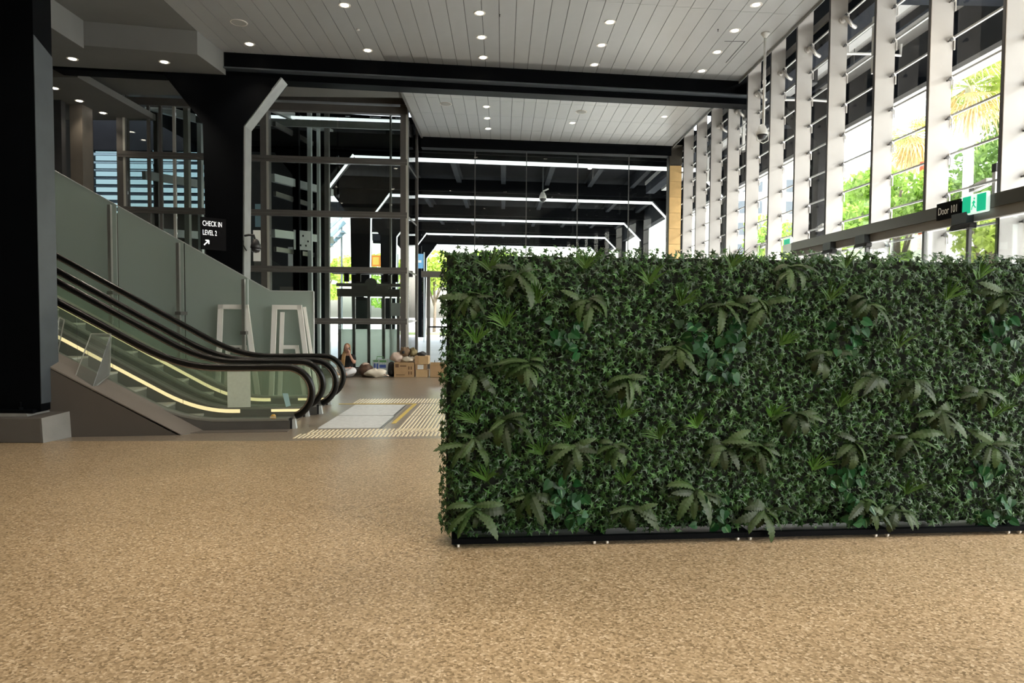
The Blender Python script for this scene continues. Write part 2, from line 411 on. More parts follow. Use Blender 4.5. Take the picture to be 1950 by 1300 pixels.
# outside colonnade roof along the fins
cano = struct('trim_1', 'pale soffit and dark edge beam outside the fins')
MB().box(5.36,7.25,-9,26,6.50,6.62).build('soffit', 'soffit_white', cano)
MB().box(7.25,7.55,-9,30,5.62,6.75).build('edge_beam', 'edge_beam', cano)
MB().box(7.22,7.62,-9,30,5.54,5.62).build('edge_lip', 'lip_grey', cano)
MB().box(5.40,5.72,-9,26,6.18,6.50).build('inner_channel', 'edge_beam', cano)
MB().box(5.98,6.16,-9,26,6.30,6.50).build('service_tray', 'lip_grey', cano)
MB().box(6.55,6.62,-9,26,6.36,6.50).build('dark_batten', 'edge_beam', cano)
for y in (4.2,6.2,8.7,11.2,13.6,16.2): MB().tube([(5.36,y,5.86),(6.1,y,5.86),(6.45,y,5.84),(6.45,y,6.02)], .022, 8).build('sprinkler_pipe', 'white_plastic', cano)
for y in (5.2,7.7,10.1,12.4): MB().tube([(6.3,y,6.5),(6.3,y,6.15)], .008, 6).build('hanger_rod', 'bolt_metal', cano)
for y0 in (3.0,9.4,15.8): MB().box(5.40,7.25,y0,y0+.32,5.98,6.5).build('cross_beam', 'edge_beam', cano)

# sandstone pillar closing the fin wall
pil = struct('pillar', 'sandstone tiled pillar where the fins end')
MB().box(4.93,5.26,20.34,20.75,0,6.6).build('pillar_core', 'concrete', pil)
tm = MB().box(4.92,5.265,20.30,20.338,0,.455).mesh('tile'); tm.materials.append(M['sandstone'])
for k in range(13): inst('tile', tm, pil, (0,0,.002+.462*k))
MB().box(4.90,5.28,20.28,20.345,6.02,6.6).build('pillar_cap', 'header_steel', pil)

# roof slab over the hall, added unseen wall behind the viewpoint to cut skylight
tag(MB().box(-16.4,7.6,-9.3,21.2,7.72,7.95).build('roof_hall', 'black_soffit'), 'dark roof slab over the hall', kind='structure')
tag(MB().box(-11.6,5.5,-9.3,-9.05,0,7.72).build('wall_back', 'plaster'), 'unseen grey wall added behind the viewpoint to cut skylight', kind='structure')
tag(MB().box(5.0,5.36,-9.3,20.6,6.95,7.72).build('wall_right', 'black_soffit'), 'dark upstand above the fins', kind='structure')
tag(MB().box(-16.4,-16.0,8.0,22.5,0,7.72).build('wall_side', 'dark_wall'), 'dark wall along the far side of the concourse', kind='structure')
# side walls at the left, rear panels and louvred window
tag(MB().box(-11.6,-11.2,-9,19,0,7.6).build('wall_left', 'dark_wall'), 'dark wall at the far left side', kind='structure')
wr = struct('wall_rear', 'dark panelled wall of the upper landing')
MB().box(-11.2,-9.9,15.6,15.75,0,7.2).build('wall_panel', 'dark_wall', wr)
MB().box(-9.9,-9.62,15.9,16.3,0,7.2).build('corner_post', 'panel_brown', wr)
MB().box(-16.0,-13.2,22.3,22.5,0,9).build('side_panel', 'dark_wall', wr)
MB().box(-16.0,-9.5,22.3,22.5,6.75,9).build('upper_panel', 'black_soffit', wr)
MB().box(-16.0,-9.5,22.3,22.5,0,4.75).build('lower_panel', 'panel_brown', wr)
wf = struct('wall_far', 'dark wall with pale windows behind the lift enclosure')
MB().box(-10.2,-6.75,24.4,24.6,0,7.0).build('wall_panel', 'dark_wall', wf)
for (x0, x1, z0, z1, m_) in ((-9.9,-9.35,4.3,5.6,'building_blue'),(-8.75,-8.35,4.6,5.4,'building_blue'),(-8.8,-8.3,3.0,4.4,'panel_brown'),(-7.6,-7.15,3.1,3.9,'paper_white'),(-9.8,-9.0,2.9,4.1,'panel_brown'),(-7.9,-6.9,1.9,2.5,'panel_brown')):
    MB().box(x0,x1,24.36,24.4,z0,z1).build('window_panel', m_, wf)
lou = struct('window_2', 'pale louvred window behind the lifts')
for x in (-13.2,-12.2,-11.2,-10.2,-9.55): MB().box(x-.035,x+.035,22.25,22.4,4.75,6.75).build('mullion', 'louvre_blue', lou)
for a_, b_ in ((-13.2,-12.2),(-12.2,-11.2),(-11.2,-10.2),(-10.2,-9.55)): MB().box(a_+.035,b_-.035,22.38,22.39,4.75,6.75).build('pane', 'tinted_glass', lou)
for k in range(8): MB().hexa([(-13.2,22.22,4.80+.25*k),(-9.55,22.22,4.80+.25*k),(-9.55,22.36,4.86+.25*k),(-13.2,22.36,4.86+.25*k)],
                            [(-13.2,22.22,4.825+.25*k),(-9.55,22.22,4.825+.25*k),(-9.55,22.36,4.93+.25*k),(-13.2,22.36,4.93+.25*k)]).build('slat', 'louvre_blue', lou)

# back glass wall with door
bw = struct('window_3', 'clear glass end wall with thin joints')
def by(X): return 19.62 + (X+2.4)*.105
xs = [-2.33,-.817,.667,2.17,3.70,4.93]
for a, b in zip(xs[:-1], xs[1:]):
    MB().hexa([(a+.006,by(a),2.80),(b-.006,by(b),2.80),(b-.006,by(b)+.015,2.80),(a+.006,by(a)+.015,2.80)],
              [(a+.006,by(a),6.5),(b-.006,by(b),6.5),(b-.006,by(b)+.015,6.5),(a+.006,by(a)+.015,6.5)]).build('pane', 'clear_glass', bw)
    MB().box(b-.012,b+.012,by(b)-.005,by(b)+.04,2.8,6.5).build('joint', 'bolt_metal', bw)
MB().hexa([(-2.33,by(-2.33)-.05,2.63),(4.93,by(4.93)-.05,2.63),(4.93,by(4.93)+.1,2.63),(-2.33,by(-2.33)+.1,2.63)],
          [(-2.33,by(-2.33)-.05,2.80),(4.93,by(4.93)-.05,2.80),(4.93,by(4.93)+.1,2.80),(-2.33,by(-2.33)+.1,2.80)]).build('transom', 'lift_steel', bw)
MB().hexa([(-2.33,by(-2.33)-.12,6.28),(4.95,by(4.95)-.12,6.28),(4.95,by(4.95)+.2,6.28),(-2.33,by(-2.33)+.2,6.28)],
          [(-2.33,by(-2.33)-.12,6.9),(4.95,by(4.95)-.12,6.9),(4.95,by(4.95)+.2,6.9),(-2.33,by(-2.33)+.2,6.9)]).build('head_beam', 'black_steel', bw)
dr = struct('door_1', 'glass exit doors under the end wall transom')
dx = [-2.33,-2.13,-.95,.25,1.45,2.65,3.85,4.93]
for a, b in zip(dx[:-1], dx[1:]):
    MB().hexa([(a+.03,by(a)+.01,.04),(b-.03,by(b)+.01,.04),(b-.03,by(b)+.022,.04),(a+.03,by(a)+.022,.04)],
              [(a+.03,by(a)+.01,2.63),(b-.03,by(b)+.01,2.63),(b-.03,by(b)+.022,2.63),(a+.03,by(a)+.022,2.63)]).build('pane', 'clear_glass', dr)
    MB().box(b-.05,b+.05,by(b)-.03,by(b)+.06,0,2.63).build('stile', 'lift_steel', dr)
    if b > -2: MB().hexa([(a,by(a)-.04,1.18),(b,by(b)-.04,1.18),(b,by(b),1.18),(a,by(a),1.18)],[(a,by(a)-.04,1.23),(b,by(b)-.04,1.23),(b,by(b),1.23),(a,by(a),1.23)]).build('push_bar', 'black_plastic', dr)

# rear covered concourse
tag(MB().prism([(-10,18.9,7.0),(8.2,21.2,7.0),(8.2,49,7.0),(-6.6,47.5,7.0),(-6.6,25,7.0),(-10,24.5,7.0)], (0,0,.2)).build('roof', 'black_soffit'), 'black soffit over the covered concourse beyond the glass', kind='structure')
pur = struct('trim_2', 'grey purlins under the black concourse soffit')
for x in (-3.4,-1.7,.0,1.7,3.4,5.1,6.6): MB().box(x-.09,x+.09,fy(1, x)+.5,48,6.62,7.0).build('purlin', 'purlin_dark', pur)
MB().box(7.0,7.3,20.7,48,5.9,6.9).build('side_purlin', 'purlin_dark', pur)

# ------------------------------------------------------------------ cross frames
frame_words = ['black steel cross frame with tapered column beside the escalators', 'black cross frame standing over the glass end wall',
               'black cross frame, first beyond the glass end wall', 'black cross frame, second beyond the glass end wall',
               'black cross frame, third beyond the glass end wall', 'black cross frame, farthest beyond the glass end wall']
for k in range(6):
    XL, XR = -5.08, 6.9
    yl = fy(k, XL)
    t = thing('cross_frame', frame_words[k], 'steel frame', (XL-.3, yl, 0), 0, 'steel cross frames along the hall')
    zb = 6.14
    b = MB()
    def seg(x0, x1, d0, d1, z0, z1):
        b.hexa([(x0,fy(k,x0)+d0,z0),(x1,fy(k,x1)+d0,z0),(x1,fy(k,x1)+d1,z0),(x0,fy(k,x0)+d1,z0)],
               [(x0,fy(k,x0)+d0,z1),(x1,fy(k,x1)+d0,z1),(x1,fy(k,x1)+d1,z1),(x0,fy(k,x0)+d1,z1)])
    seg(-8.5, 7.3, .16, .52, zb, 6.75); seg(-8.5, 7.3, 0, .16, 6.29, 6.75)
    b.build('beam', 'black_steel', t, world=True)
    if k == 0:
        b = MB(); seg(-8.5, 7.3, -.03, .17, 6.265, 6.29); b.build('flange', 'navy_steel', t, world=True)
    # left column with haunches
    c = MB(); D = .42
    def cp(poly): c.prism([(x, fy(k, x)+.02, z) for x, z in poly], (0, D, 0))
    cp([(-5.70,0),(-5.12,0),(-5.04,5.20),(-5.78,5.22)]); cp([(-5.78,5.22),(-5.04,5.20),(-4.33,6.14),(-6.50,6.14)])
    c.build('column', 'black_steel', t, world=True)
    s = MB()
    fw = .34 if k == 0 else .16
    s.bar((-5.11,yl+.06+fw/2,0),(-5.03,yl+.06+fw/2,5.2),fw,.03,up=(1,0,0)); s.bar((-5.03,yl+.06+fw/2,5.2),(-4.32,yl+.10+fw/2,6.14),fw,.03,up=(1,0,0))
    s.build('flange_plate' if k == 0 else 'glow_line', 'flange_grey' if k == 0 else 'glow_white', t, world=True)  # on the far frames this flange is made to glow white
    yr = fy(k, 7.1)
    c = MB(); c.prism([(6.85,fy(k,6.85)+.02,0),(7.25,fy(k,7.25)+.02,0),(7.25,fy(k,7.25)+.02,6.2),(6.85,fy(k,6.85)+.02,5.3)], (0,D,0))
    c.prism([(6.0,fy(k,6.0)+.02,6.16),(6.85,fy(k,6.85)+.02,5.3),(7.25,fy(k,7.25)+.02,6.2)], (0,D,0))
    c.build('outer_column', 'black_steel', t, world=True)
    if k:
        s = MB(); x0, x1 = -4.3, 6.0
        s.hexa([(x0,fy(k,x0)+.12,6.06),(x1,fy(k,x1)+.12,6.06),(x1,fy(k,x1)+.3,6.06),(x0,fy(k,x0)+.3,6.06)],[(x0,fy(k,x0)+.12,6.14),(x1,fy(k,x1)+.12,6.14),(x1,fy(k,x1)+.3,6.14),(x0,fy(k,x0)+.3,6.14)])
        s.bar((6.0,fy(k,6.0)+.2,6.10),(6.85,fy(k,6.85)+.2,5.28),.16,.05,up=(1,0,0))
        s.build('glow_line', 'glow_white', t, world=True)  # lower flange set glowing, in place of light caught from below

# near column at the left edge with its plinth
t = thing('tapered_column', 'dark steel column on a concrete plinth at the left edge', 'column', (-6.4, 8.7, 0))
MB().hexa([(-7.2,8.45,.36),(-5.68,8.45,.36),(-5.70,8.82,.36),(-7.2,8.82,.36)],[(-7.2,8.45,6.56),(-5.68,8.45,6.56),(-5.70,8.82,6.56),(-7.2,8.82,6.56)]).build('shaft', 'black_steel', t, world=True)
MB().hexa([(-5.685,8.452,.45),(-5.672,8.452,.45),(-5.690,8.818,.45),(-5.70,8.818,.45)],[(-5.685,8.452,4.92),(-5.672,8.452,4.92),(-5.690,8.818,4.78),(-5.70,8.818,4.78)]).build('flange_plate', 'navy_steel', t, world=True)  # lighter steel paints the lit part of the side; shaded top stays black
MB().box(-7.25,-5.72,8.36,8.9,.345,.385).build('base_plate', 'black_steel', t, world=True)
MB().hexa([(-7.4,8.24,0),(-5.55,8.27,0),(-5.46,8.70,0),(-7.4,8.9,0)],[(-7.4,8.24,.30),(-5.57,8.27,.30),(-5.48,8.70,.33),(-7.4,8.9,.33)]).build('plinth', 'concrete', t, world=True, bevel=.012)
MB().hexa([(-5.548,8.272,0),(-5.538,8.268,0),(-5.448,8.698,0),(-5.458,8.70,0)],[(-5.565,8.272,.30),(-5.555,8.268,.30),(-5.465,8.698,.33),(-5.475,8.70,.33)]).build('plinth_side', 'concrete_light', t, world=True)
MB().hexa([(-7.3,8.34,.30),(-5.78,8.36,.30),(-5.66,8.72,.30),(-7.3,8.9,.30)],[(-7.3,8.34,.345),(-5.80,8.36,.345),(-5.68,8.72,.345),(-7.3,8.9,.345)]).build('grout_pad', 'concrete_light', t, world=True)
for x in (-6.6,-6.2,-5.9):
    MB().lathe([(.03,0),(.03,.03),(.012,.03),(.012,.09),(.001,.09)], (x,8.41,.385), 8).build('anchor_bolt', 'black_steel', t, world=True)

# ------------------------------------------------------------------ escalators
def zline(s, z0, sk, r=.5):             # flat at z0 right of sk, 30 degrees rising to the left, rounded
    d = sk - s
    k = .577
    if d < -r: return z0
    if d > r: return z0 + k*d
    return z0 + k*(d+r)**2/(4*r)
HR = []
S_END = -6.6
def rail_path():
    p = []
    s = S_END
    while s < -.9: p.append((s, zline(s, .85, -1.435))); s += .15
    p += [(-.9,.85),(-.5,.85),(-.06,.85)]
    for a in range(80, -80, -10): p.append((-.06+.345*math.cos(R(a)), .495+.355*math.sin(R(a))))
    return p
HP = rail_path()
def handrail(parent, y, sgn):
    MB().tube([(s, y, z) for s, z in HP], .042, 10, sy=1.0).build('handrail', 'rubber', parent, smooth=True)
    g = MB(); inner = []
    n = len(HP)
    for i, (s, z) in enumerate(HP):
        a = HP[max(i-1,0)]; b = HP[min(i+1,n-1)]; tx, tz = b[0]-a[0], b[1]-a[1]; l = math.hypot(tx, tz); inner.append((s + tz/l*.047, z - tx/l*.047))
    g.tube([(s, y, z) for s, z in inner], .015, 6).build('handrail_guide', 'rail_bronze', parent, smooth=True)
    # glass panel strips : from deck up to the guide
    top = [p for p in inner if p[0] <= -.06 or p[1] > .3]
    cuts = [S_END, -5.2, -3.9, -2.72, -1.1, 1]
    for a, b in zip(cuts[:-1], cuts[1:]):
        N = 14; q0 = max(a, S_END)+.004; q1 = min(b, -.06)-.004
        poly = [(q0+(q1-q0)*i/N, zline(q0+(q1-q0)*i/N, .15, -1.40)) for i in range(N+1)]
        up = [(q0+(q1-q0)*i/N, zline(q0+(q1-q0)*i/N, .80, -1.435)) for i in range(N+1)]
        if b > 0: up += [(-.06+.295*math.cos(R(x)), .495+.305*math.sin(R(x))) for x in range(80, -85, -12)]
        m = MB(); m.prism([(s, y-.006, z) for s, z in poly + up[::-1]], (0,.012,0))
        m.build('glass_panel', 'esc_glass', parent)
def escalator(loc, label, near):
    W = 1.09
    e = thing('escalator', label, 'escalator', loc, R(7), 'pair of escalators')
    for y in (0, W): handrail(e, y, 1)
    S = [S_END + .2*i for i in range(int((-S_END)/.2)+1)] + [0.0]
    def ribbon(name, mt, y0, y1, f0, f1, s1=0.0, cuts=None):
        m = MB(); SS = [s for s in S if s <= s1]
        if SS[-1] < s1: SS.append(s1)
        for a, b in zip(SS[:-1], SS[1:]):
            m.hexa([(a,y0,f0(a)),(b,y0,f0(b)),(b,y1,f0(b)),(a,y1,f0(a))],[(a,y0,f1(a)),(b,y0,f1(b)),(b,y1,f1(b)),(a,y1,f1(a))])
        return m.build(name, mt, e)
    for y in (0, W):
        out = -1 if y == 0 else 1
        ya, yb = sorted((y - out*.055, y + out*.125))
        ribbon('deck', 'deck_grey', ya, yb, lambda s: zline(s, .125, -1.40), lambda s: zline(s, .15, -1.40), -.02)
        ya, yb = sorted((y - out*.05, y - out*.035))
        ribbon('skirt', 'esc_base', ya, yb, lambda s: max(-.05, zline(s, -.45, -1.40)), lambda s: zline(s, .126, -1.40), -.03)
        ya, yb = sorted((y + out*.105, y + out*.12))
        ribbon('outer_panel', 'esc_base', ya, yb, lambda s: max(0, zline(s, -.75, -1.40)), lambda s: zline(s, .126, -1.40), 0.0)
        # newel foot plate
        MB().box(-.012,.02,y-.06,y+.12*out if out>0 else y+.055,0,.15).build('end_plate', 'black_plastic', e)
        MB().hexa([(.02,y-.05,0),(.075,y-.05,0),(.075,y+.05,0),(.02,y+.05,0)],[(.0,y-.05,.125),(.055,y-.05,.125),(.055,y+.05,.125),(.0,y+.05,.125)]).build('handrail_inlet', 'metal_pale', e)
    # lit skirt strip on the far side, in lengths
    cuts = [S_END, -5.0, -3.9, -3.06, -2.72, -1.75, -.93]
    for a, b in zip(cuts[:-1], cuts[1:]):
        m = MB(); N = 8; y1 = W-.052
        for i in range(N):
            q0, q1 = a+.004+(b-a-.008)*i/N, a+.004+(b-a-.008)*(i+1)/N
            f = lambda s: zline(s, .075, -1.53)
            m.hexa([(q0,y1-.006,f(q0)),(q1,y1-.006,f(q1)),(q1,y1,f(q1)),(q0,y1,f(q0))],[(q0,y1-.006,f(q0)+.055),(q1,y1-.006,f(q1)+.055),(q1,y1,f(q1)+.055),(q0,y1,f(q0)+.055)])
        m.build('light_strip', 'led_cream', e)
    MB().box(-.48,-.05,W-.058,W-.052,.085,.125).build('light_strip', 'led_cream', e)
    # steps
    s = -1.05; i = 0
    while s > S_END+.2:
        z = zline(s-.2, 0, -1.62, .45)
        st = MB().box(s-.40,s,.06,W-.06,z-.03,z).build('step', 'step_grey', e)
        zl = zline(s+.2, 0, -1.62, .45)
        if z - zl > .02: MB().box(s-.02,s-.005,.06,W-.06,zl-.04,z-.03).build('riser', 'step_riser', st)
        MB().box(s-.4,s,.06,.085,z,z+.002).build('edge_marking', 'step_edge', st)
        s -= .40; i += 1
    MB().box(-1.05,-.02,.06,W-.06,0.0,.012).build('comb_plate', 'brushed_dark', e)
    return e
eA = escalator((-2.905, 9.41, 0), 'nearer escalator, its side clad in grey, rising towards the left', True)
eB = escalator((-2.905, 10.77, 0), 'farther escalator beside the frosted glass screen', False)
# extras on the near escalator
MB().prism([(-1.35,-.42,0),(-5.2,-.42,2.22),(-5.2,-.42,0)], (0,.03,0)).build('truss_cladding', 'cladding', eA)
MB().hexa([(-5.2,-.425,2.20),(-1.30,-.425,0.0),(-1.12,-.11,.0),(-5.2,-.11,2.36)],[(-5.2,-.425,2.23),(-1.30,-.425,.012),(-1.12,-.11,.012),(-5.2,-.11,2.39)]).build('cladding_ledge', 'cladding_top', eA)
MB().box(-1.30,.0,-.30,-.12,0,.008).build('kerb_strip', 'cladding_top', eA)
t = tag(MB().box(-.835,-.535,-.014,-.0065,.30,.79).build('notice', 'paper_green'), 'pale green notice stuck on the near escalator glass', 'notice')
t.location = eA.location; t.rotation_euler = eA.rotation_euler
MB().prism([(-.30,1.07,.55),(-.25,1.07,.55),(-.16,1.07,.22),(-.24,1.07,.22)], (0,-.006,0))
for n_, (a, b, c_, d_) in {'sticker': (-.27,-.20,.15,.36)}.items():
    t = tag(MB().hexa([(a,1.070,c_),(b,1.070,c_+.02),(b,1.074,c_+.02),(a,1.074,c_)],[(a-.05,1.070,d_),(b-.04,1.070,d_),(b-.04,1.074,d_),(a-.05,1.074,d_)]).build('sticker', 'paper_blue'), 'pale blue sticker low on the escalator glass', 'sticker')
    t.location = eA.location; t.rotation_euler = eA.rotation_euler
k = thing('hand_bell', 'small orange brown trinket on the escalator kerb', 'trinket', tuple(eA.matrix_basis @ Vector((-.22,-.09,.15))))
MB().lathe([(.028,0),(.036,.012),(.034,.04),(.02,.058),(.001,.06)], n=12).build('body', 'orange_toy', k, smooth=True)
MB().box(-.034,.034,-.037,-.03,.012,.035).build('band', 'brass_strip', k)
# acrylic guards between ledge and glass
def guard(lbl, s0, z0, flip):
    g = thing('acrylic_guard', lbl, 'guard', tuple(eA.matrix_basis @ Vector((s0,-.1,z0))), R(7), 'clear climbing guards on the near escalator')
    P = [(0,-.14,-.10),(.02,-.02,.02),(.12,-.02,.52),(.06,-.02,.55),(.0,-.14,.22)] if flip else [(0,-.30,-.17),(.24,-.30,-.21),(.34,-.02,-.04),(.36,-.02,.50),(.12,-.02,.50)]
    MB().prism(P, (.008,.004,0)).build('panel', 'acrylic', g)
    m = MB()
    for a, b in zip(P, P[1:]+P[:1]): m.bar(a, b, .010, .010)
    m.build('polished_edge', 'acrylic_edge', g)
guard('clear acrylic climbing guard, lower of the two, by the near column', -2.62, .80, False)
guard('clear acrylic climbing guard close against the near column', -2.94, .96, True)

# ------------------------------------------------------------------ frosted screen behind the escalators
fs = thing('glass_screen', 'tall frosted glass screen stepping up behind the escalators', 'glass screen', (-3.55, 12.9, 0))
def gy(X): return 12.9 + (X+3.555)*.1228
def gtop(X): return 1.99 if X > -4.33 else 1.99 + (-4.33-X)*.572
PX = [-3.555,-4.72,-5.83,-6.96,-8.1,-9.3]
for a, b in zip(PX[:-1], PX[1:]):
    x0, x1 = b+.012, a-.012
    pts = [(x0,0),(x1,0),(x1,gtop(x1))] + ([(-4.33,1.99)] if x0 < -4.33 < x1 else []) + [(x0,gtop(x0))]
    MB().prism([(x, gy(x), z+.03 if z == 0 else z) for x, z in pts], (0,.02,0)).build('glass_panel', 'frosted', fs, world=True)
for x in PX[1:5]:
    MB().box(x-.028,x+.028,gy(x)-.26,gy(x)-.20,0,gtop(x)-.02).build('post', 'brushed', fs, world=True)
    for z in (gtop(x)*.25, gtop(x)*.55): MB().box(x-.05,x+.05,gy(x)-.27,gy(x)-.002,z-.03,z+.03).build('clamp', 'brushed_dark', fs, world=True)
MB().box(-3.565,-3.545,gy(-3.55)-.01,gy(-3.55)+.03,0,1.99).build('edge_channel', 'metal_pale', fs, world=True)
# top capping
c = MB(); prev = None
for x in (-3.555,-4.33,-9.3):
    p = (x, gy(x)+.01, gtop(x)+.006)
    if prev: c.bar(prev, p, .03, .014)
    prev = p
c.build('capping', 'metal_pale', fs, world=True)

# white A shaped trestle frames
def trestle(x, y, lbl, lean):
    t = thing('trestle', lbl, 'trestle', (x, y, 0), R(7), 'white trestles by the frosted screen')
    H_ = 1.73
    f = MB(); f.bar((-.30,0,0),(-.225,0,H_),.085,.06,up=(0,1,0)); f.bar((.42,0,0),(.215,0,H_),.085,.06,up=(0,1,0)); f.bar((-.265,0,H_-.04),(.255,0,H_-.04),.06,.085)
    f.build('outer_frame', 'white_frame', t)
    f = MB(); z = .98
    if lean:
        f.bar((-.16,.06,0),(-.10,.06,1.60),.07,.05,up=(0,1,0)); f.bar((.30,.06,0),(.15,.06,z),.07,.05,up=(0,1,0)); f.bar((-.11,.06,z-.03),(.18,.06,z-.03),.05,.07)
        f.build('inner_frame', 'white_frame', t)
        f = MB(); f.bar((.52,.10,0),(.29,.10,H_-.03),.05,.06,up=(0,1,0)); f.build('rear_leg', 'white_frame', t)
    else:
        f.bar((-.17,.06,0),(-.12,.06,z),.075,.05,up=(0,1,0)); f.bar((.27,.06,0),(.17,.06,z),.075,.05,up=(0,1,0)); f.bar((-.15,.06,z-.04),(.20,.06,z-.04),.05,.08)
        f.build('inner_frame', 'white_frame', t)
        MB().box(-.05,.09,.02,.05,z-.12,z-.04).build('block', 'black_plastic', t)
    MB().box(-.32,.45,-.03,.10,.0,.05).build('foot_bar', 'white_frame', t)
trestle(-4.93, gy(-4.93)-.13, 'white trestle frame behind a screen post', False)
trestle(-3.98, gy(-3.98)-.15, 'white trestle frame at the open end of the frosted screen', True)

# ------------------------------------------------------------------ landing mats, tactile strips
for i, (y0, y1, lb) in enumerate(((9.38,10.50,'pale landing mat in front of the nearer escalator'),(10.56,11.78,'pale landing mat in front of the farther escalator'))):
    t = thing('landing_mat', lb, 'mat', (-2.1, y0, 0), 0, 'landing mats at the escalators')
    MB().hexa([(-2.53,y0-.02,0),(-1.69,y0+.03,0),(-1.67,y1+.03,0),(-2.53,y1,0)],[(-2.53,y0-.02,.012),(-1.69,y0+.03,.012),(-1.67,y1+.03,.012),(-2.53,y1,.012)]).build('tread_surface', 'mat_pale', t, world=True)
    MB().hexa([(-1.685,y0,0),(-1.655,y0+.03,0),(-1.64,y1+.03,0),(-1.665,y1,0)],[(-1.685,y0,.014),(-1.655,y0+.03,.014),(-1.64,y1+.03,.014),(-1.665,y1,.014)]).build('border', 'brushed_dark', t, world=True)
barm = MB().hexa([(-.0135,0,0),(.0135,0,0),(.0135,1,0),(-.0135,1,0)],[(-.010,.02,.006),(.010,.02,.006),(.010,.98,.006),(-.010,.98,.006)]).mesh('tactile_bar'); barm.materials.append(M['brass_strip'])
def tactile(lbl, rows):
    t = thing('tactile_strip', lbl, 'tactile paving', (rows[0][0], rows[0][1], 0), 0, 'ribbed tactile strips around the landing')
    for (x0, y0, L, nb, dx_, dy_) in rows:
        for i in range(nb): inst('rib', barm, t, (x0+i*dx_-rows[0][0], y0+i*dy_-rows[0][1], .0005), (0,0,0), (1, L, 1))
tactile('front tactile strip of pale ribs in two rows on tan floor', [(-2.64,8.64,.31,40,.0535,.0066),(-2.56,8.98,.28,38,.0535,.0066)])
tactile('wide tactile block of long pale ribs beside the mats', [(-1.42,9.22,1.36,17,.0535,.004),(-1.42,10.62,1.36,17,.0535,.004)])
tactile('rear tactile strip of short pale ribs behind the mats', [(-2.62,12.02,.62,40,.0535,.004)])
y_ = tag(MB().hexa([(-2.85,11.90,0),(-1.50,11.96,0),(-1.50,12.02,0),(-2.85,11.97,0)],[(-2.85,11.90,.004),(-1.50,11.96,.004),(-1.50,12.02,.004),(-2.85,11.97,.004)]).build('yellow_line', 'yellow_paint'), 'yellow floor line behind the landing mats', 'floor line')
y_ = tag(MB().hexa([(-1.60,9.85,0),(-1.54,9.85,0),(-1.50,11.96,0),(-1.56,11.96,0)],[(-1.60,9.85,.004),(-1.54,9.85,.004),(-1.50,11.96,.004),(-1.56,11.96,.004)]).build('yellow_line', 'yellow_paint'), 'yellow floor line alongside the landing mats', 'floor line')

# ------------------------------------------------------------------ lift enclosure
def ly(X): return 17.55 + (X+2.5)*.09
lf = thing('lift_enclosure', 'tall steel and glass lift enclosure behind the black column', 'lift enclosure', (-5.9, 17.3, 0))
def lbox(name, mt, x0, x1, d0, d1, z0, z1, par=lf):
    return MB().hexa([(x0,ly(x0)+d0,z0),(x1,ly(x1)+d0,z0),(x1,ly(x1)+d1,z0),(x0,ly(x0)+d1,z0)],[(x0,ly(x0)+d0,z1),(x1,ly(x1)+d0,z1),(x1,ly(x1)+d1,z1),(x0,ly(x0)+d1,z1)]).build(name, mt, par, world=True)
LZ = [1.38,2.68,4.08,5.42]
for x0, x1 in ((-9.42,-9.22),(-6.05,-5.85),(-2.62,-2.43)):
    p = lbox('post', 'lift_steel', x0, x1, 0, .2, 0, 7.6)
    lbox('edge_strip', 'lift_edge', x1-.05, x1, -.012, 0, 0, 7.5, p)
for z in LZ: lbox('rail', 'lift_steel', -9.4, -2.45, -.03, .10, z-.075, z+.075)
for z in LZ: lbox('rail_groove', 'brushed_dark', -9.4, -2.45, -.034, -.03, z-.02, z+.005)
lbox('head_rail', 'lift_steel', -9.4, -2.45, -.02, .16, 6.62, 6.80); lbox('head_rail', 'brushed_dark', -9.4, -2.45, -.04, .2, 6.86, 7.06); lbox('head_rail', 'lift_steel', -9.4, -2.45, -.03, .2, 7.10, 7.6)
zz = [.08]+LZ+[6.62]
for x0, x1 in ((-9.2,-8.72),(-8.68,-8.14),(-8.06,-7.1),(-7.06,-6.07),(-5.83,-4.2),(-4.16,-2.64)):
    for a, b in zip(zz[:-1], zz[1:]): lbox('pane', 'lift_glass', x0, x1, .05, .062, a+.08, b-.08)
for x in (-8.70,-8.42,-8.10,-7.08): lbox('mullion', 'lift_edge' if x in (-8.10,) else 'lift_steel', x-.03, x+.03, .02, .09, 0, 6.62)
lbox('kerb', 'brushed_dark', -9.4, -2.45, -.04, .25, 0, .16)
# right hand return
for a, b in zip(zz[:-1], zz[1:]): MB().box(-2.47,-2.458,17.72,19.58,a+.03,b-.03).build('pane', 'lift_glass', lf, world=True)
for z in LZ: MB().box(-2.475,-2.45,17.7,19.6,z-.02,z+.02).build('return_rail', 'brushed_dark', lf, world=True)
MB().box(-2.5,-2.42,19.54,19.62,0,7).build('return_post', 'lift_steel', lf, world=True)
for a, b in (((-2.5,17.9,5.2),(-2.5,19.5,4.3)),((-2.5,17.9,3.2),(-2.5,19.5,2.9)),((-2.5,17.85,6.4),(-2.5,19.5,5.6))):
    MB().tube([a,b], .014, 6).build('tie_rod', 'chrome', lf, world=True)
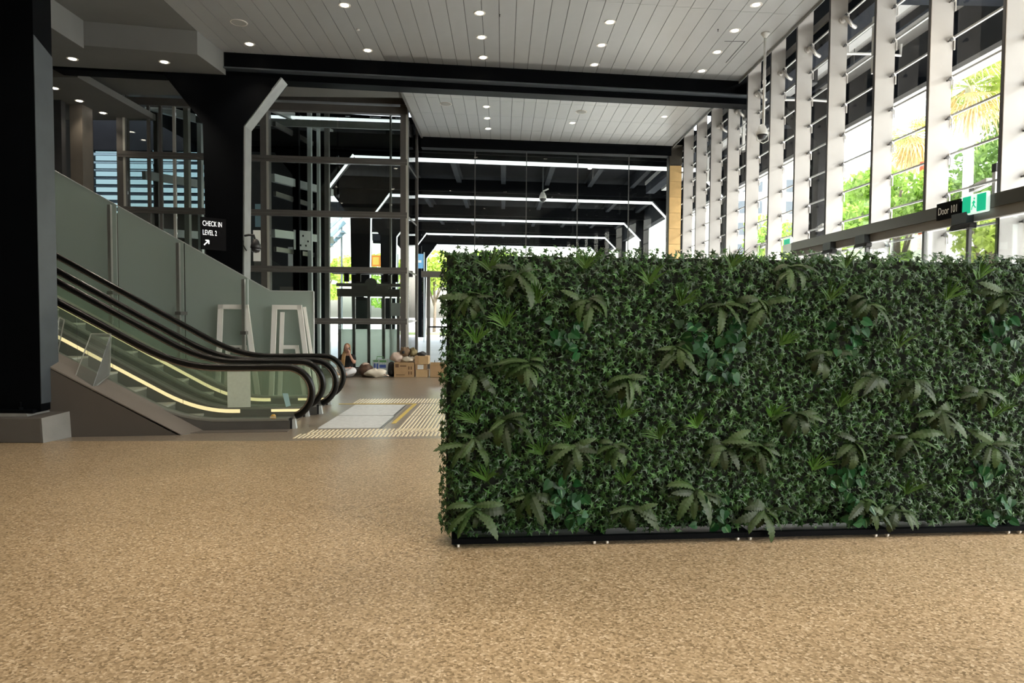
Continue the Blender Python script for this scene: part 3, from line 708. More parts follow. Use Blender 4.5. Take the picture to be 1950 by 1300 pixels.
# inner structure : guide rails, racking braces, rear frame
for x, d, w_, mt in ((-8.95,.9,.10,'lift_steel'),(-8.25,1.0,.12,'lift_edge'),(-8.05,1.3,.10,'metal_pale'),(-5.55,1.2,.16,'black_steel'),(-5.28,1.5,.10,'metal_pale'),(-5.10,1.7,.07,'metal_pale'),(-4.92,1.9,.12,'lift_steel'),(-2.95,.5,.04,'brushed_dark')):
    lbox('guide_column', mt, x-w_/2, x+w_/2, d, d+.14, 0, 7.4)
for z in (6.75,5.0,3.6):
    MB().bar((-9.0,ly(-9)+.4,z),(-7.9,ly(-8)+3.0,z+.15),.12,.20).build('racking_beam', 'metal_pale', lf, world=True)
    MB().bar((-5.85,ly(-6)+.3,z),(-5.1,ly(-5)+3.2,z+.15),.12,.20).build('racking_beam', 'metal_pale', lf, world=True)
    MB().bar((-5.80,ly(-6)+.3,z-.4),(-5.35,ly(-5)+3.0,z-.35),.08,.12).build('racking_brace', 'brushed_dark', lf, world=True)
for z, mt, hh in ((6.73,'glow_white',.03),(6.58,'flange_grey',.085)):
    lbox('glow_line' if hh < .05 else 'rear_beam', mt, -8.0, -2.6, 1.0, 1.08, z-hh, z+hh)  # thin strip set glowing so it looks lit in the dark enclosure
t = thing('wall_board', 'white board with dark dots tilted inside the lift enclosure', 'board', (-5.42, 18.6, 3.28), R(40))
MB().box(-.24,.24,-.01,.01,0,.52).build('panel', 'paper_white', t)
for x_, z_ in ((-.10,.30),(.16,.24),(-.05,.12),(.10,.12),(.02,.38)): MB().box(x_-.02,x_+.02,-.013,-.0102,z_-.025,z_+.025).build('dot', 'sign_black', t)
MB().box(-.02,.02,.01,.05,-.6,.5).build('stand', 'black_steel', t); MB().box(-.25,.25,.0,.2,-3.28,-3.2).build('foot', 'black_steel', t); MB().box(-.03,.03,.01,.07,-3.2,-.6).build('post', 'black_steel', t)
# far lift car cabin with doors
car = thing('lift_car', 'glass lift car with pale lower panels behind the seated person', 'lift car', (-3.3, 18.4, 0))
def cbox(name, mt, x0, x1, d0, d1, z0, z1): return lbox(name, mt, x0, x1, d0, d1, z0, z1, car)
for x in (-4.25,-3.88,-3.50,-3.12,-2.74): cbox('door_stile', 'lift_steel', x-.035, x+.035, .45, .52, .16, 2.05)
for a, b in ((-4.21,-3.92),(-3.84,-3.54),(-3.46,-3.16),(-3.08,-2.78)):
    cbox('door_panel', 'frosted_pale', a, b, .47, .485, .20, 1.10)
    cbox('door_pane', 'lift_glass', a, b, .47, .482, 1.16, 2.0)
cbox('sill', 'lift_steel', -4.3, -2.7, .42, .6, .0, .18)
cbox('mid_rail', 'frosted_pale', -4.28, -2.72, .46, .49, 1.10, 1.17)
cbox('door_head', 'lift_steel', -4.3, -2.7, .42, .60, 2.02, 2.22)
cbox('header_track', 'brushed_dark', -4.3, -2.65, .35, .6, 2.28, 2.36)
cbox('motor_box', 'lift_steel', -3.9, -3.45, .34, .62, 2.12, 2.30); cbox('motor_box', 'lift_steel', -3.40, -2.98, .34, .62, 2.12, 2.30)
MB().lathe([(.16,-.03),(.16,.03)], (-3.42, ly(-3.4)+.36, 2.34), 16, 'Y').build('pulley', 'brushed_dark', car, world=True)
for x in (-4.05,-3.75,-3.05,-2.80): cbox('hanger', 'black_steel', x-.06, x+.06, .36, .44, 2.40, 2.62)
cbox('top_beam', 'lift_steel', -4.4, -2.62, .34, .6, 2.60, 2.78)
ld = bpy.data.lights.new('lift_lamp', 'AREA'); ld.energy = 40; ld.size = .8; ld.color = (1,.97,.92)
lo = bpy.data.objects.new('lift_lamp', ld); col.objects.link(lo); lo.parent = car; lo.location = (0,.55,2.0)
MB().box(-.45,.45,.15,.95,2.02,2.06).build('ceiling_light', 'lamp_glow_cool', car)
t = tag(lbox('lift_notice', 'paper_white', -2.92, -2.66, .36, .372, 1.52, 1.86, None), 'small white notice on the lift doorway', 'notice')

# ------------------------------------------------------------------ hedge wall : five rolling panels
HX0, HY0, HANG = -.335, 4.585, math.atan2(.33, 4.186)
hc, hs = math.cos(HANG), math.sin(HANG)
PITCH = 1.035
def star(n=5, ro=1., ri=.36, cup=.12):
    v = [(0,0,cup)]; f = []
    for k in range(2*n):
        a = math.pi*k/n + math.pi/2; r = ro*(1 if k % 4 == 0 else .82) if k % 2 == 0 else ri
        v.append((r*math.cos(a), r*math.sin(a), -cup*(r*r)))
    for k in range(2*n): f.append((0, 1+k, 1+(k+1) % (2*n)))
    return v, f
SV, SF = star()
ivy_me = []
for nm, mt, args in (('ivy_leaf','ivy_a',(5,1.,.34,.14)),('ivy_leaf_b','ivy_b',(5,1.,.30,.2))):
    v, f = star(*args); me = MB().add([(x, y, z) for x, y, z in v], f).mesh(nm); me.materials.append(M[mt]); ivy_me.append(me)
def frond(L, W, droop, serr=9):                 # serrated fern frond, base at origin growing +y then drooping, normal +z
    m = MB(); n = serr*2; pts = []
    for i in range(n+1):
        t = i/n; a = droop*t
        y = L*math.sin(a)/droop if droop > 1e-3 else L*t; z = -L*(1-math.cos(a))/droop if droop > 1e-3 else 0
        wd = W*math.sin(math.pi*min(1, .08+t*.92))**.75*(1.0 if i % 2 == 0 else .66)
        pts.append((y, z, wd))
    vs = []; fs_ = []
    for y, z, wd in pts: vs += [(-wd, y, z-.15*wd), (0, y, z+.10*wd), (wd, y, z-.15*wd)]
    for i in range(n): b = 3*i; fs_ += [(b, b+1, b+4, b+3), (b+1, b+2, b+5, b+4)]
    return m.add(vs, fs_)
fern_me = []
for q, (L, W, d) in enumerate(((.24,.034,1.5),(.19,.032,1.8),(.27,.036,1.3),(.21,.036,2.1),(.25,.030,.9))):
    me = frond(L, W, d).mesh('fern_frond'); me.materials.append(M['fern_green']); fern_me.append(me)
def heart():
    v = [(0,0,0)]; f = []; out = [(0,-.10),(.30,-.22),(.52,.02),(.50,.34),(.30,.68),(0,1.0),(-.30,.68),(-.50,.34),(-.52,.02),(-.30,-.22)]
    mid = [(0,-.08),(0,.25),(0,.6)]
    v = [(x, y, .12*abs(x)*1.2-.10*y*y) for x, y in out] + [(0,.0,-.0),(0,.3,-.02),(0,.65,-.06)]
    f = [(0,1,10),(1,2,10),(2,3,11,10),(3,4,12,11),(4,5,12),(5,6,12),(6,7,11,12),(7,8,10,11),(8,9,10),(9,0,10)]
    return v, f
v, f = heart(); pothos_me = MB().add(v, f).mesh('pothos_leaf'); pothos_me.materials.append(M['pothos_green'])
vein_me = MB().add([(-.05,-.08,.012),(.05,-.08,.012),(.12,.35,.03),(.0,.9,-.06),(-.12,.35,.03),(0,.35,.012)], [(0,1,5),(1,2,5),(2,3,5),(3,4,5),(4,0,5)]).mesh('pothos_vein'); vein_me.materials.append(M['pothos_vein'])

def ztopx(u, v):
    v = min(v, 965)   # photo position of a clump -> place on the hedge face
    d = Vector(((u-975)/1300, -(v-650)/1300, -1)); d = (cam.matrix_world.to_3x3() @ d)
    nrm = Vector((hs, -hc, 0)); p0 = Vector((HX0, HY0+.10, 0)); o = Vector((0,0,1.6))
    tt = nrm.dot(p0-o)/nrm.dot(d); P = o+d*tt
    return ((P.x-HX0)*hc + (P.y-HY0)*hs, P.z)
FERN = [(985,520),(890,565),(1115,575),(1370,580),(1445,578),(1645,575),(1500,515),(1000,690),(905,715),(1190,720),(1285,665),(1560,675),(880,838),(960,800),(1090,850),(1170,848),(1010,940),(905,995),(1200,985),(1370,845),(1440,850),(1620,845),(1720,835),(1510,790),(1700,970),(1880,845),(1640,950),(1450,980),(1730,725),(1860,745),(1900,560),(1655,715),(1780,785),(1320,930)]
POTH = [(1070,930),(1085,985),(1075,640),(1360,690),(1385,635),(1600,910),(1625,955),(1860,905),(1890,635),(1600,640),(1885,975),(1345,965),(1310,640)]
TUFT = [(930,515),(905,650),(905,800),(1110,510),(1020,575),(1290,580),(1570,570),(1385,510),(1080,810),(1030,860),(1180,790),(1185,915),(925,910),(1715,935),(1880,790),(1600,510),(1700,660),(1480,655),(1460,790),(1320,810),(1590,770),(1540,890),(1790,570),(1850,530),(1925,730),(1230,540),(960,620),(1250,830)]
FP = [(max(.13, x), z) for x, z in (ztopx(*p) for p in FERN)]; PP = [ztopx(*p) for p in POTH]; TP = [ztopx(*p) for p in TUFT]
panel_lbl = ['leafy hedge panel at the open end, first beside the walkway', 'leafy hedge panel, second from the open end', 'leafy hedge panel, third from the open end',
             'leafy hedge panel, fourth from the open end', 'leafy hedge panel, fifth from the open end, cut by the picture edge']
HT = 2.02
rnd = random.Random(11)
def face_rot(az, tilt, roll):        # orient a flat leaf (normal +z, tip +y) to face -y of the panel
    return (Matrix.Rotation(az, 4, 'Z') @ Matrix.Rotation(math.pi/2 + tilt, 4, 'X') @ Matrix.Rotation(roll, 4, 'Z'))
for pi_ in range(5):
    px = pi_*PITCH
    loc = (HX0 + px*hc, HY0 + px*hs, 0)
    h = thing('hedge_panel', panel_lbl[pi_], 'hedge panel', loc, HANG, 'rolling panels of the green wall')
    W_ = 1.034
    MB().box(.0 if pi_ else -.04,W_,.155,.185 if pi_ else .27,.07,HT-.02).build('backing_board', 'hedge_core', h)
    b = MB(); b.box(0,W_,0,.035,.030,.066); b.box(0,W_,.33,.365,.030,.066); b.box(0,.035,.035,.33,.030,.066); b.box(W_-.035,W_,.035,.33,.030,.066)
    b.build('base_frame', 'black_steel', h)
    MB().box(.03,W_-.03,.03,.335,.042,.052).build('base_tray', 'black_plastic', h)
    for cx in (.045, W_-.045):
        for cy in (.03, .335):
            cs = MB().lathe([(.017,-.008),(.019,-.004),(.019,.004),(.017,.008)], (cx, cy, .019), 12, 'X').build('caster', 'white_plastic', h)
            MB().box(cx-.014,cx+.014,cy-.01,cy+.01,.028,.034).build('caster_mount', 'chrome', cs)
    for cx in (.004, W_-.02):
        MB().box(cx,cx+.016,.19,.21,.066,HT+.02).build('upright', 'black_steel', h)
    # ivy leaves : grid with jitter
    leaves = []
    nx, nz = 34, 66
    for i in range(nx):
        for j in range(nz):
            x = (i+.5+rnd.uniform(-.6,.6))/nx*(W_+.01); z = .075 + (j+.5+rnd.uniform(-.6,.6))/nz*(HT-.075)
            y = rnd.uniform(.05,.135)
            leaves.append((x, y, z, rnd.uniform(.024,.042), rnd.uniform(-.9,.9), rnd.uniform(-.9,.5), rnd.uniform(0,6.28)))
    for i in range(130):        # along the top edge
        leaves.append((rnd.uniform(0,W_), rnd.uniform(.04,.26), HT+rnd.uniform(-.03,.045), rnd.uniform(.018,.034), rnd.uniform(-1,1), rnd.uniform(-1.5,-.2), rnd.uniform(0,6.28)))
    if pi_ == 0:
        for i in range(950):    # the open end
            leaves.append((rnd.uniform(-.085,.02), rnd.uniform(.04,.30), rnd.uniform(.07,HT), rnd.uniform(.020,.034), rnd.uniform(-2.2,-.4), rnd.uniform(-.8,.5), rnd.uniform(0,6.28)))
    for i in range(500):        # back of the panel
        leaves.append((rnd.uniform(0,W_), rnd.uniform(.20,.27), rnd.uniform(.08,HT), rnd.uniform(.022,.036), rnd.uniform(2.4,3.9), rnd.uniform(-.6,.4), rnd.uniform(0,6.28)))
    front = sorted(range(len(leaves)), key=lambda q: leaves[q][1]-.6*leaves[q][3] if .04 < leaves[q][1] < .14 else 9)
    single = set(front[:300])
    bulk = [MB(), MB()]
    for q, (x, y, z, s, az, tl, rl) in enumerate(leaves):
        Mx = face_rot(az, tl, rl)
        if q in single:
            o = bpy.data.objects.new('ivy_leaf', ivy_me[0 if rnd.random() < .6 else 1]); col.objects.link(o); o.parent = h
            o.location = (x, y-.012, z); o.rotation_euler = Mx.to_euler(); s *= 1.12; o.scale = (s, s, s)
        else:
            Mx = Matrix.Translation((x, y, z)) @ Mx @ Matrix.Scale(s, 4)
            bulk[0 if rnd.random() < .62 else 1].add([Mx @ Vector(p) for p in SV], SF)
    bulk[0].build('ivy_foliage', 'ivy_a', h)['kind'] = 'stuff'
    bulk[1].build('ivy_foliage_light', 'ivy_b', h)['kind'] = 'stuff'
    # clumps
    for (cx, cz) in FP:
        if not (px-.02 <= cx < px+PITCH-.02): continue
        n_ = rnd.randint(9, 13); lean = rnd.uniform(-.6,.6)
        for q in range(n_):
            a = (q+.5)/n_*4.2 - 2.1 + lean*.5 + rnd.uniform(-.25,.25)                  # 0 hangs down, then out to both sides
            o = bpy.data.objects.new('fern_frond', rnd.choice(fern_me)); col.objects.link(o); o.parent = h
            dx = math.sin(a); dn = math.cos(a)
            out = Vector((dx*.85, -rnd.uniform(.35,.7), .30-.62*dn+rnd.uniform(-.1,.1))).normalized()          # growth direction
            nrm = Vector((dx*.35+rnd.uniform(-.3,.3), -rnd.uniform(.1,1.0), rnd.uniform(.3,1.0)))
            nrm = (nrm - out*nrm.dot(out)).normalized(); xx = out.cross(nrm)
            o.rotation_euler = Matrix((xx, out, nrm)).transposed().to_euler(); o.location = (cx-px+rnd.uniform(-.03,.03), .045+rnd.uniform(-.02,.02), cz+rnd.uniform(-.03,.03))
            s = rnd.uniform(.6,1.05); o.scale = (s*1.15, s, s)
    for (cx, cz) in PP:
        if not (px-.02 <= cx < px+PITCH-.02): continue
        for q in range(rnd.randint(13, 17)):
            o = inst('pothos_leaf', pothos_me, h); s = rnd.uniform(.050,.080)
            o.location = (cx-px+rnd.uniform(-.12,.12), rnd.uniform(-.01,.06), cz+rnd.uniform(-.12,.12))
            o.rotation_euler = face_rot(rnd.uniform(-.7,.7), rnd.uniform(-.7,.3), rnd.uniform(1.6,4.6)).to_euler(); o.scale = (s, s, s)
            if rnd.random() < .45: inst('leaf_vein', vein_me, o, (0,0,.012))
    for (cx, cz) in TP:
        if not (px-.02 <= cx < px+PITCH-.02): continue
        g = MB(); base = rnd.uniform(-.5,.5)
        for q in range(30):
            a = base + rnd.uniform(-.9,.9); L = rnd.uniform(.10,.21)
            d = Vector((math.sin(a), -.55, math.cos(a)*.9)).normalized(); sd_ = d.cross(Vector((0,-1,0))).normalized()*.0033
            p0 = Vector((cx-px, .04, cz)) + Vector((rnd.uniform(-.015,.015), 0, rnd.uniform(-.01,.01))); p1 = p0+d*L*.6; p2 = p0+d*L+Vector((0,0,-.018))
            g.add([p0-sd_, p0+sd_, p1+sd_, p2, p1-sd_], [(0,1,2,3,4)])
        g.build('grass_tuft', 'grass_green', h)

# ------------------------------------------------------------------ ceiling fittings
dl_ring = MB().lathe([(.058,.0),(.082,-.006),(.086,.0),(.086,.004),(.05,.004)], n=20).mesh('trim_ring'); dl_ring.materials.append(M['lamp_ring'])
dl_lens = MB().lathe([(.056,-.001),(.05,-.006),(.001,-.008)], n=16).mesh('lens'); dl_lens.materials.append(M['lamp_glow'])
dl_lens2 = MB().lathe([(.056,-.001),(.05,-.006),(.001,-.008)], n=16).mesh('lens_dim'); dl_lens2.materials.append(M['lamp_glow_cool'])
def downlight(x, y, z, lbl, power=1.0, dim=False, group='ceiling downlights'):
    t = thing('downlight', lbl, 'downlight', (x, y, z), 0, group)
    inst('trim_ring', dl_ring, t, scale=(1.15,1.15,1)); inst('lens', dl_lens2 if dim else dl_lens, t, scale=(1.15,1.15,1))
    if power:
        ld = bpy.data.lights.new('downlight_lamp', 'SPOT'); ld.energy = LAMP*power*(1.0 if not dim else .5); ld.spot_size = R(95); ld.spot_blend = .8
        ld.shadow_soft_size = .06; ld.color = (1.0,.86,.68) if not dim else (1,.94,.86)
        lo = bpy.data.objects.new('downlight_lamp', ld); col.objects.link(lo); lo.parent = t; lo.location = (0,0,-.03)
rowname = {-2.59:'row near the bulkhead', -.41:'middle row', 1.80:'third row', 4.03:'row nearest the fins'}
for x, ys in ((-2.59,(11.305,13.204)),(-.41,(11.529,12.52,13.492)),(1.80,(11.81,12.81,13.80)),(4.03,(11.09,12.085,13.068,14.075))):
    for q, y in enumerate(ys):
        downlight(x, y, ZC, 'downlight of the first bay, %s, %s from the black beam' % (rowname[x], ('first','second','third','fourth')[len(ys)-1-q]), 1, dim=(x > 4 or (x > 1 and q > 0)))
downlight(-4.736, 12.97, ZC, 'round downlight in the first ceiling bay beside the bulkhead end', 1)
for x, ys in ((-.42,(16.645,17.617,18.606)),(1.786,(17.962,)),(4.03,(17.307,))):
    for q, y in enumerate(ys): downlight(x, y, ZC, 'downlight of the second bay, %s, %s from the end glass' % (('middle row' if x < 0 else 'single one on the open tiles' if x < 3 else 'near the fins'), ('first','second','third')[len(ys)-1-q]), 2.2, dim=x > 3)
downlight(-7.829, 12.689, 6.16, 'warm downlight under the bulkhead, close to the near column', 4, group='bulkhead downlights')
downlight(-6.224, 12.79, 6.16, 'warm downlight under the bulkhead, nearer its open end', 4, group='bulkhead downlights')
for q, (x, y) in enumerate(((-9.515,14.795),(-9.523,15.652),(-9.533,16.576))): downlight(x, y, 6.30, 'downlight over the upper landing, %s from the near column' % ('first','second','third')[q], .5, group='landing downlights')
for q, (x, y) in enumerate(((-.6,23.6),(2.0,24.2),(3.2,25.5),(-.9,29.5),(-.9,36.0))): downlight(x, y, 6.99, 'small downlight under the black concourse soffit, %s one along' % ('first','second','third','fourth','fifth')[q], .6, group='concourse downlights')
# rows over the part of the hall behind the viewpoint
for x in (-4.8,-2.59,-.41,1.80,4.03):
    for y in (-5.5,-1.2,3.2,7.3):
        ld = bpy.data.lights.new('hall_lamp', 'SPOT'); ld.energy = LAMP*3.0; ld.spot_size = R(95); ld.spot_blend = .8; ld.shadow_soft_size = .08; ld.color = (1.0,.86,.68)
        t = thing('downlight', 'round downlight above the tan foreground floor', 'downlight', (x, y, ZC), 0, 'foreground downlights')
        inst('trim_ring', dl_ring, t); inst('lens', dl_lens, t)
        lo = bpy.data.objects.new('hall_lamp', ld); col.objects.link(lo); lo.parent = t; lo.location = (0,0,-.03)
spk = MB().lathe([(.001,-.012),(.115,-.010),(.125,-.004),(.128,.0)], n=24).mesh('grille'); spk.materials.append(M['speaker_grille'])
for x, y, lb in ((-4.568,12.024,'round ceiling speaker grille near the bulkhead'),(-1.381,16.474,'round ceiling speaker grille beside the lift void'),(1.906,16.985,'round ceiling speaker grille over the middle of the second bay')):
    t = thing('ceiling_speaker', lb, 'speaker', (x, y, ZC), 0, 'ceiling speaker grilles'); inst('grille', spk, t)
    r_ = MB().lathe([(.126,-.004),(.14,-.008),(.145,0)], n=24).build('rim', 'lamp_ring', t)
for q, (x, y, lb) in enumerate(((-2.569,12.245,'white smoke detector between two downlights'),(-.08,11.57,'tiny sprinkler beside the middle downlight row'),(3.72,12.05,'tiny sprinkler near the fin side downlights'))):
    t = thing('detector' if q == 0 else 'sprinkler_head', lb, 'detector' if q == 0 else 'sprinkler', (x, y, ZC))
    MB().lathe([(.03,0),(.03,-.012),(.018,-.02),(.001,-.022)] if q == 0 else [(.014,0),(.012,-.01),(.005,-.012),(.005,-.035),(.014,-.037),(.001,-.04)], n=10).build('body', 'white_plastic' if q == 0 else 'bolt_metal', t)
# access hatch outline near the fins
t = thing('access_hatch', 'ceiling access hatch with dark open joint near the fins', 'hatch', (3.95, 12.9, ZC))
for (x0, x1, y0, y1) in ((4.36,4.375,12.55,13.6),(4.0,4.36,12.55,12.562)):
    MB().box(x0-3.95,x1-3.95,y0-12.9,y1-12.9,-.004,.0).build('joint', 'ceiling_void', t)

# ------------------------------------------------------------------ cameras and fin hardware
def dome_cam(parent, c, s=1.0, ring='white_plastic'):
    h = MB().lathe([(.03*s,.16*s),(.055*s,.13*s),(.085*s,.06*s),(.095*s,.0),(.088*s,-.012*s)], c, 18).build('housing', ring, parent, smooth=True)
    d = MB().lathe([(.086*s,-.012*s),(.080*s,-.05*s),(.055*s,-.085*s),(.001,-.098*s)], c, 18).build('dome', 'smoke_dome', parent, smooth=True)
t = thing('dome_camera', 'white dome security camera hanging on a long white pole by the fins', 'security camera', (4.60,12.179,ZC), 0)
MB().lathe([(.075,0),(.075,-.02),(.04,-.06),(.024,-.09)], n=16).build('ceiling_flange', 'white_plastic', t, smooth=True)
MB().tube([(0,0,-.05),(0,0,-1.62)], .024, 12).build('pole', 'white_plastic', t, smooth=True)
MB().tube([(0,0,-.82),(0,0,-.88)], .032, 12).build('coupling', 'white_plastic', t)
dome_cam(t, (-.02,0,-1.76), 1.05)
MB().tube([(-.13,0,-1.72),(-.11,0,-1.87),(0,0,-1.92),(.09,0,-1.87),(.1,0,-1.72)], .010, 6).build('guard_hoop', 'white_plastic', t)
t = thing('dome_camera', 'white dome camera hanging beyond the glass end wall', 'security camera', (1.26,21.9,7.0), 0)
MB().tube([(0,0,0),(0,0,-1.6)], .02, 8).build('pole', 'navy_steel', t); dome_cam(t, (0,0,-1.72), 1.25)
MB().bar((0,0,-1.5),(.18,0,-1.42),.04,.04).build('bracket_arm', 'white_plastic', t)
# arm camera on the black column
t = thing('arm_camera', 'black dome camera on an arm fixed to the black column', 'security camera', (-5.10,13.55,3.05), 0)
MB().box(-.03,.02,-.10,.06,-.10,.10).build('wall_plate', 'black_plastic', t)
MB().tube([(0,-.05,.03),(.14,-.08,.05),(.24,-.10,.04),(.27,-.11,-.05)], .022, 8).build('arm', 'black_plastic', t)
MB().tube([(.02,-.06,-.02),(.03,-.10,-.14),(.08,-.12,-.22),(.10,-.1,-.26)], .012, 6).build('cable', 'black_plastic', t)
dome_cam(t, (.28,-.11,-.20), 1.05, 'black_plastic')
t = tag(MB().box(-5.02,-4.88,13.86,13.88,2.62,3.24).build('column_poster', 'paper_white'), 'white poster strip on the flange behind the arm camera', 'poster')
# bullet cameras and loudspeakers on the fins
def bullet(y, z, lb):
    t = thing('bullet_camera', lb, 'security camera', (5.36, y, z), 0, 'white bullet cameras outside the fins')
    MB().bar((-.02,.06,0),(.03,.32,-.015),.07,.08).build('body', 'white_plastic', t, bevel=.008)
    MB().bar((.03,.32,-.015),(.045,.42,-.02),.075,.075).build('hood', 'bolt_metal', t)
    MB().tube([(-.02,-.03,0),(-.02,.08,-.02)], .015, 8).build('bracket', 'black_plastic', t)
    MB().box(-.045,.005,-.07,-.02,-.26,.08).build('post', 'white_plastic', t)
    MB().box(-.05,.01,-.085,-.015,.08,.17).build('junction_box', 'black_plastic', t)
bullet(7.44, 3.09, 'white bullet camera outside the fins, closest to the exit sign')
bullet(11.3, 3.10, 'white bullet camera outside the fins, above the far door end')
bullet(13.85, 3.05, 'white bullet camera outside the fins, low beside the distant exit light')
for y, z, lb in ((10.05,5.87,'dark loudspeaker with white post high on the fins, nearest the viewer'),(12.4,5.80,'dark loudspeaker with white post high on the fins, beside the pole camera'),(15.45,6.05,'dark loudspeaker with white post under the black beam end'),(18.1,5.85,'dark loudspeaker with white post on the rear fins')):
    t = thing('loudspeaker', lb, 'loudspeaker', (5.38, y, z), 0, 'loudspeakers mounted on the fins')
    MB().box(-.05,.14,-.30,-.10,-.12,.16).build('cabinet', 'black_plastic', t, bevel=.02)
    MB().box(-.04,.02,-.09,-.03,-.75,.06).build('mount_post', 'white_plastic', t)
    MB().tube([(0,-.1,.16),(.02,-.08,.26),(.0,-.05,.36)], .014, 6).build('cable', 'bolt_metal', t)
for i, y in enumerate(FY[3:10]):
    t = thing('clamp_arm', 'pale pipe clamp at the top of the fins, %s from the viewer' % ('first','second','third','fourth','fifth','sixth','seventh')[i], 'pipe clamp', (5.2, y, 6.0-.0), 0, 'pipe clamps on the fins')
    MB().tube([(-.03,-.02,.12),(-.03,-.10,.13),(.02,-.12,.07),(.07,-.10,.02),(.16,-.05,.0)], .028, 8).build('elbow', 'bracket_metal', t, smooth=True)
    MB().lathe([(.05,0),(.05,-.02),(.03,-.03)], (-.03,0,.12), 10, 'Y').build('flange', 'bracket_metal', t)

# ------------------------------------------------------------------ door header, signs
d2 = struct('door_2', 'sliding entrance door with long dark steel header among the fins')
MB().box(4.90,4.985,1.2,11.6,2.70,2.835).build('header', 'header_steel', d2)
MB().box(4.90,4.985,11.6,11.95,2.69,2.83).build('header_end', 'brushed', d2)
MB().box(4.93,4.99,1.2,11.6,2.60,2.70).build('header_underside', 'soffit_white', d2)
for y in (5.62,7.25,8.02,9.3,10.4): MB().box(4.95,4.985,y-.02,y+.02,0,2.60).build('door_stile', 'bolt_metal', d2)
for a, b in ((5.62,7.25),(7.25,8.02),(8.02,9.3),(9.3,10.4)): MB().box(4.965,4.975,a+.03,b-.03,.05,2.58).build('pane', 'clear_glass', d2)
for y, lb in ((7.33,'black door motion sensor below the exit sign'),(9.35,'black door motion sensor, second along the header'),(10.3,'black door motion sensor, farthest along the header')):
    t = thing('motion_sensor', lb, 'sensor', (4.83, y-.1, 2.585), 0, 'door motion sensors')
    MB().hexa([(0,-.16,-.06),(.10,-.16,-.06),(.10,.16,-.06),(0,.16,-.06)],[(.02,-.16,.0),(.10,-.16,.0),(.10,.16,.0),(.02,.16,.0)]).build('body', 'black_plastic', t, bevel=.012)
    MB().box(-.004,.03,-.12,.12,-.066,-.05).build('lens', 'smoke_dome', t)
    MB().box(.02,.10,-.10,.14,.0,.115).build('bracket', 'navy_steel', t)
t = thing('door_sign', 'black sign plate reading Door 101 on the door header', 'sign', (4.90, 7.47, 2.685))
MB().box(-.03,-.002,-.19,.19,-.01,.175).build('plate', 'sign_black', t)
text_mesh('lettering', 'Door 101', .115, 'letter_white', t, (-.032,.16,.045), (math.pi/2,0,-math.pi/2), .001, sx=.72)
t = thing('exit_sign', 'green and white lit exit sign with running figure on the door header', 'exit sign', (4.90, 7.03, 2.685))
MB().box(-.042,-.002,-.185,.185,-.02,.185).build('housing', 'exit_white', t, bevel=.012)
MB().box(-.046,-.0422,.05,.175,-.005,.17).build('green_panel', 'exit_green', t); MB().box(-.046,-.0422,-.175,-.045,-.005,.17).build('green_panel', 'exit_green', t)
f = MB(); q = -.0452
def limb(a, b, w_): f.bar((q,a[0],a[1]),(q,b[0],b[1]),w_,.002,up=(1,0,0))
limb((.0,.115),(.005,.075),.022); limb((.005,.075),(.026,.05),.012); limb((.026,.05),(.032,.022),.012); limb((.005,.075),(-.018,.045),.012); limb((-.018,.045),(-.035,.04),.012)
limb((.0,.11),(.028,.09),.009); limb((.0,.11),(-.022,.088),.009); f.lathe([(.011,-.001),(.011,.001)], (q,-.004,.135), 10, 'X')
f.build('running_figure', 'exit_green', t)
t = thing('exit_sign', 'small green exit sign far along the fins above the hedge', 'exit sign', (4.93, 11.80, 2.80))
MB().box(-.02,.02,-.14,.14,-.02,.14).build('housing', 'exit_white', t); MB().box(-.024,-.0205,-.12,.12,.0,.12).build('green_panel', 'exit_green', t)
# check in sign on the black column
t = thing('check_in_sign', 'black hanging sign reading CHECK IN LEVEL 2 on the black column', 'sign', (-5.46, 13.02, 2.76), R(48))
MB().box(-.235,.235,-.02,.02,0,.60).build('plate', 'sign_black', t)
text_mesh('lettering', 'CHECK IN', .135, 'letter_lit', t, (-.215,-.022,.44), (math.pi/2,0,0), .001, sx=.60)
text_mesh('lettering', 'LEVEL 2', .135, 'letter_lit', t, (-.215,-.022,.27), (math.pi/2,0,0), .001, sx=.60)
a_ = MB(); a_.bar((-.19,-.023,.08),(-.10,-.023,.17),.022,.002,up=(0,1,0)); a_.bar((-.10,-.023,.17),(-.165,-.023,.17),.022,.002,up=(0,1,0)); a_.bar((-.10,-.023,.17),(-.10,-.023,.105),.022,.002,up=(0,1,0))
a_.build('arrow', 'letter_lit', t)

# ------------------------------------------------------------------ seated person
def skinned(name, verts, edges, mt, parent, sub=2):
    me = bpy.data.meshes.new(name); me.from_pydata([v[:3] for v in verts], edges, []); me.update()
    o = obj(name, me, mt, parent)
    md = o.modifiers.new('skin', 'SKIN'); md.use_smooth_shade = True
    for i, v in enumerate(verts):
        r_ = v[3] if isinstance(v[3], tuple) else (v[3], v[3]); me.skin_vertices[0].data[i].radius = r_
        me.skin_vertices[0].data[i].use_root = (i == 0)
    ss = o.modifiers.new('sub', 'SUBSURF'); ss.levels = sub; ss.render_levels = sub
    return o
pn = thing('person', 'person in black t-shirt and white trousers seated on the floor holding a phone', 'person', (-3.86, 17.0, 0), R(-8))
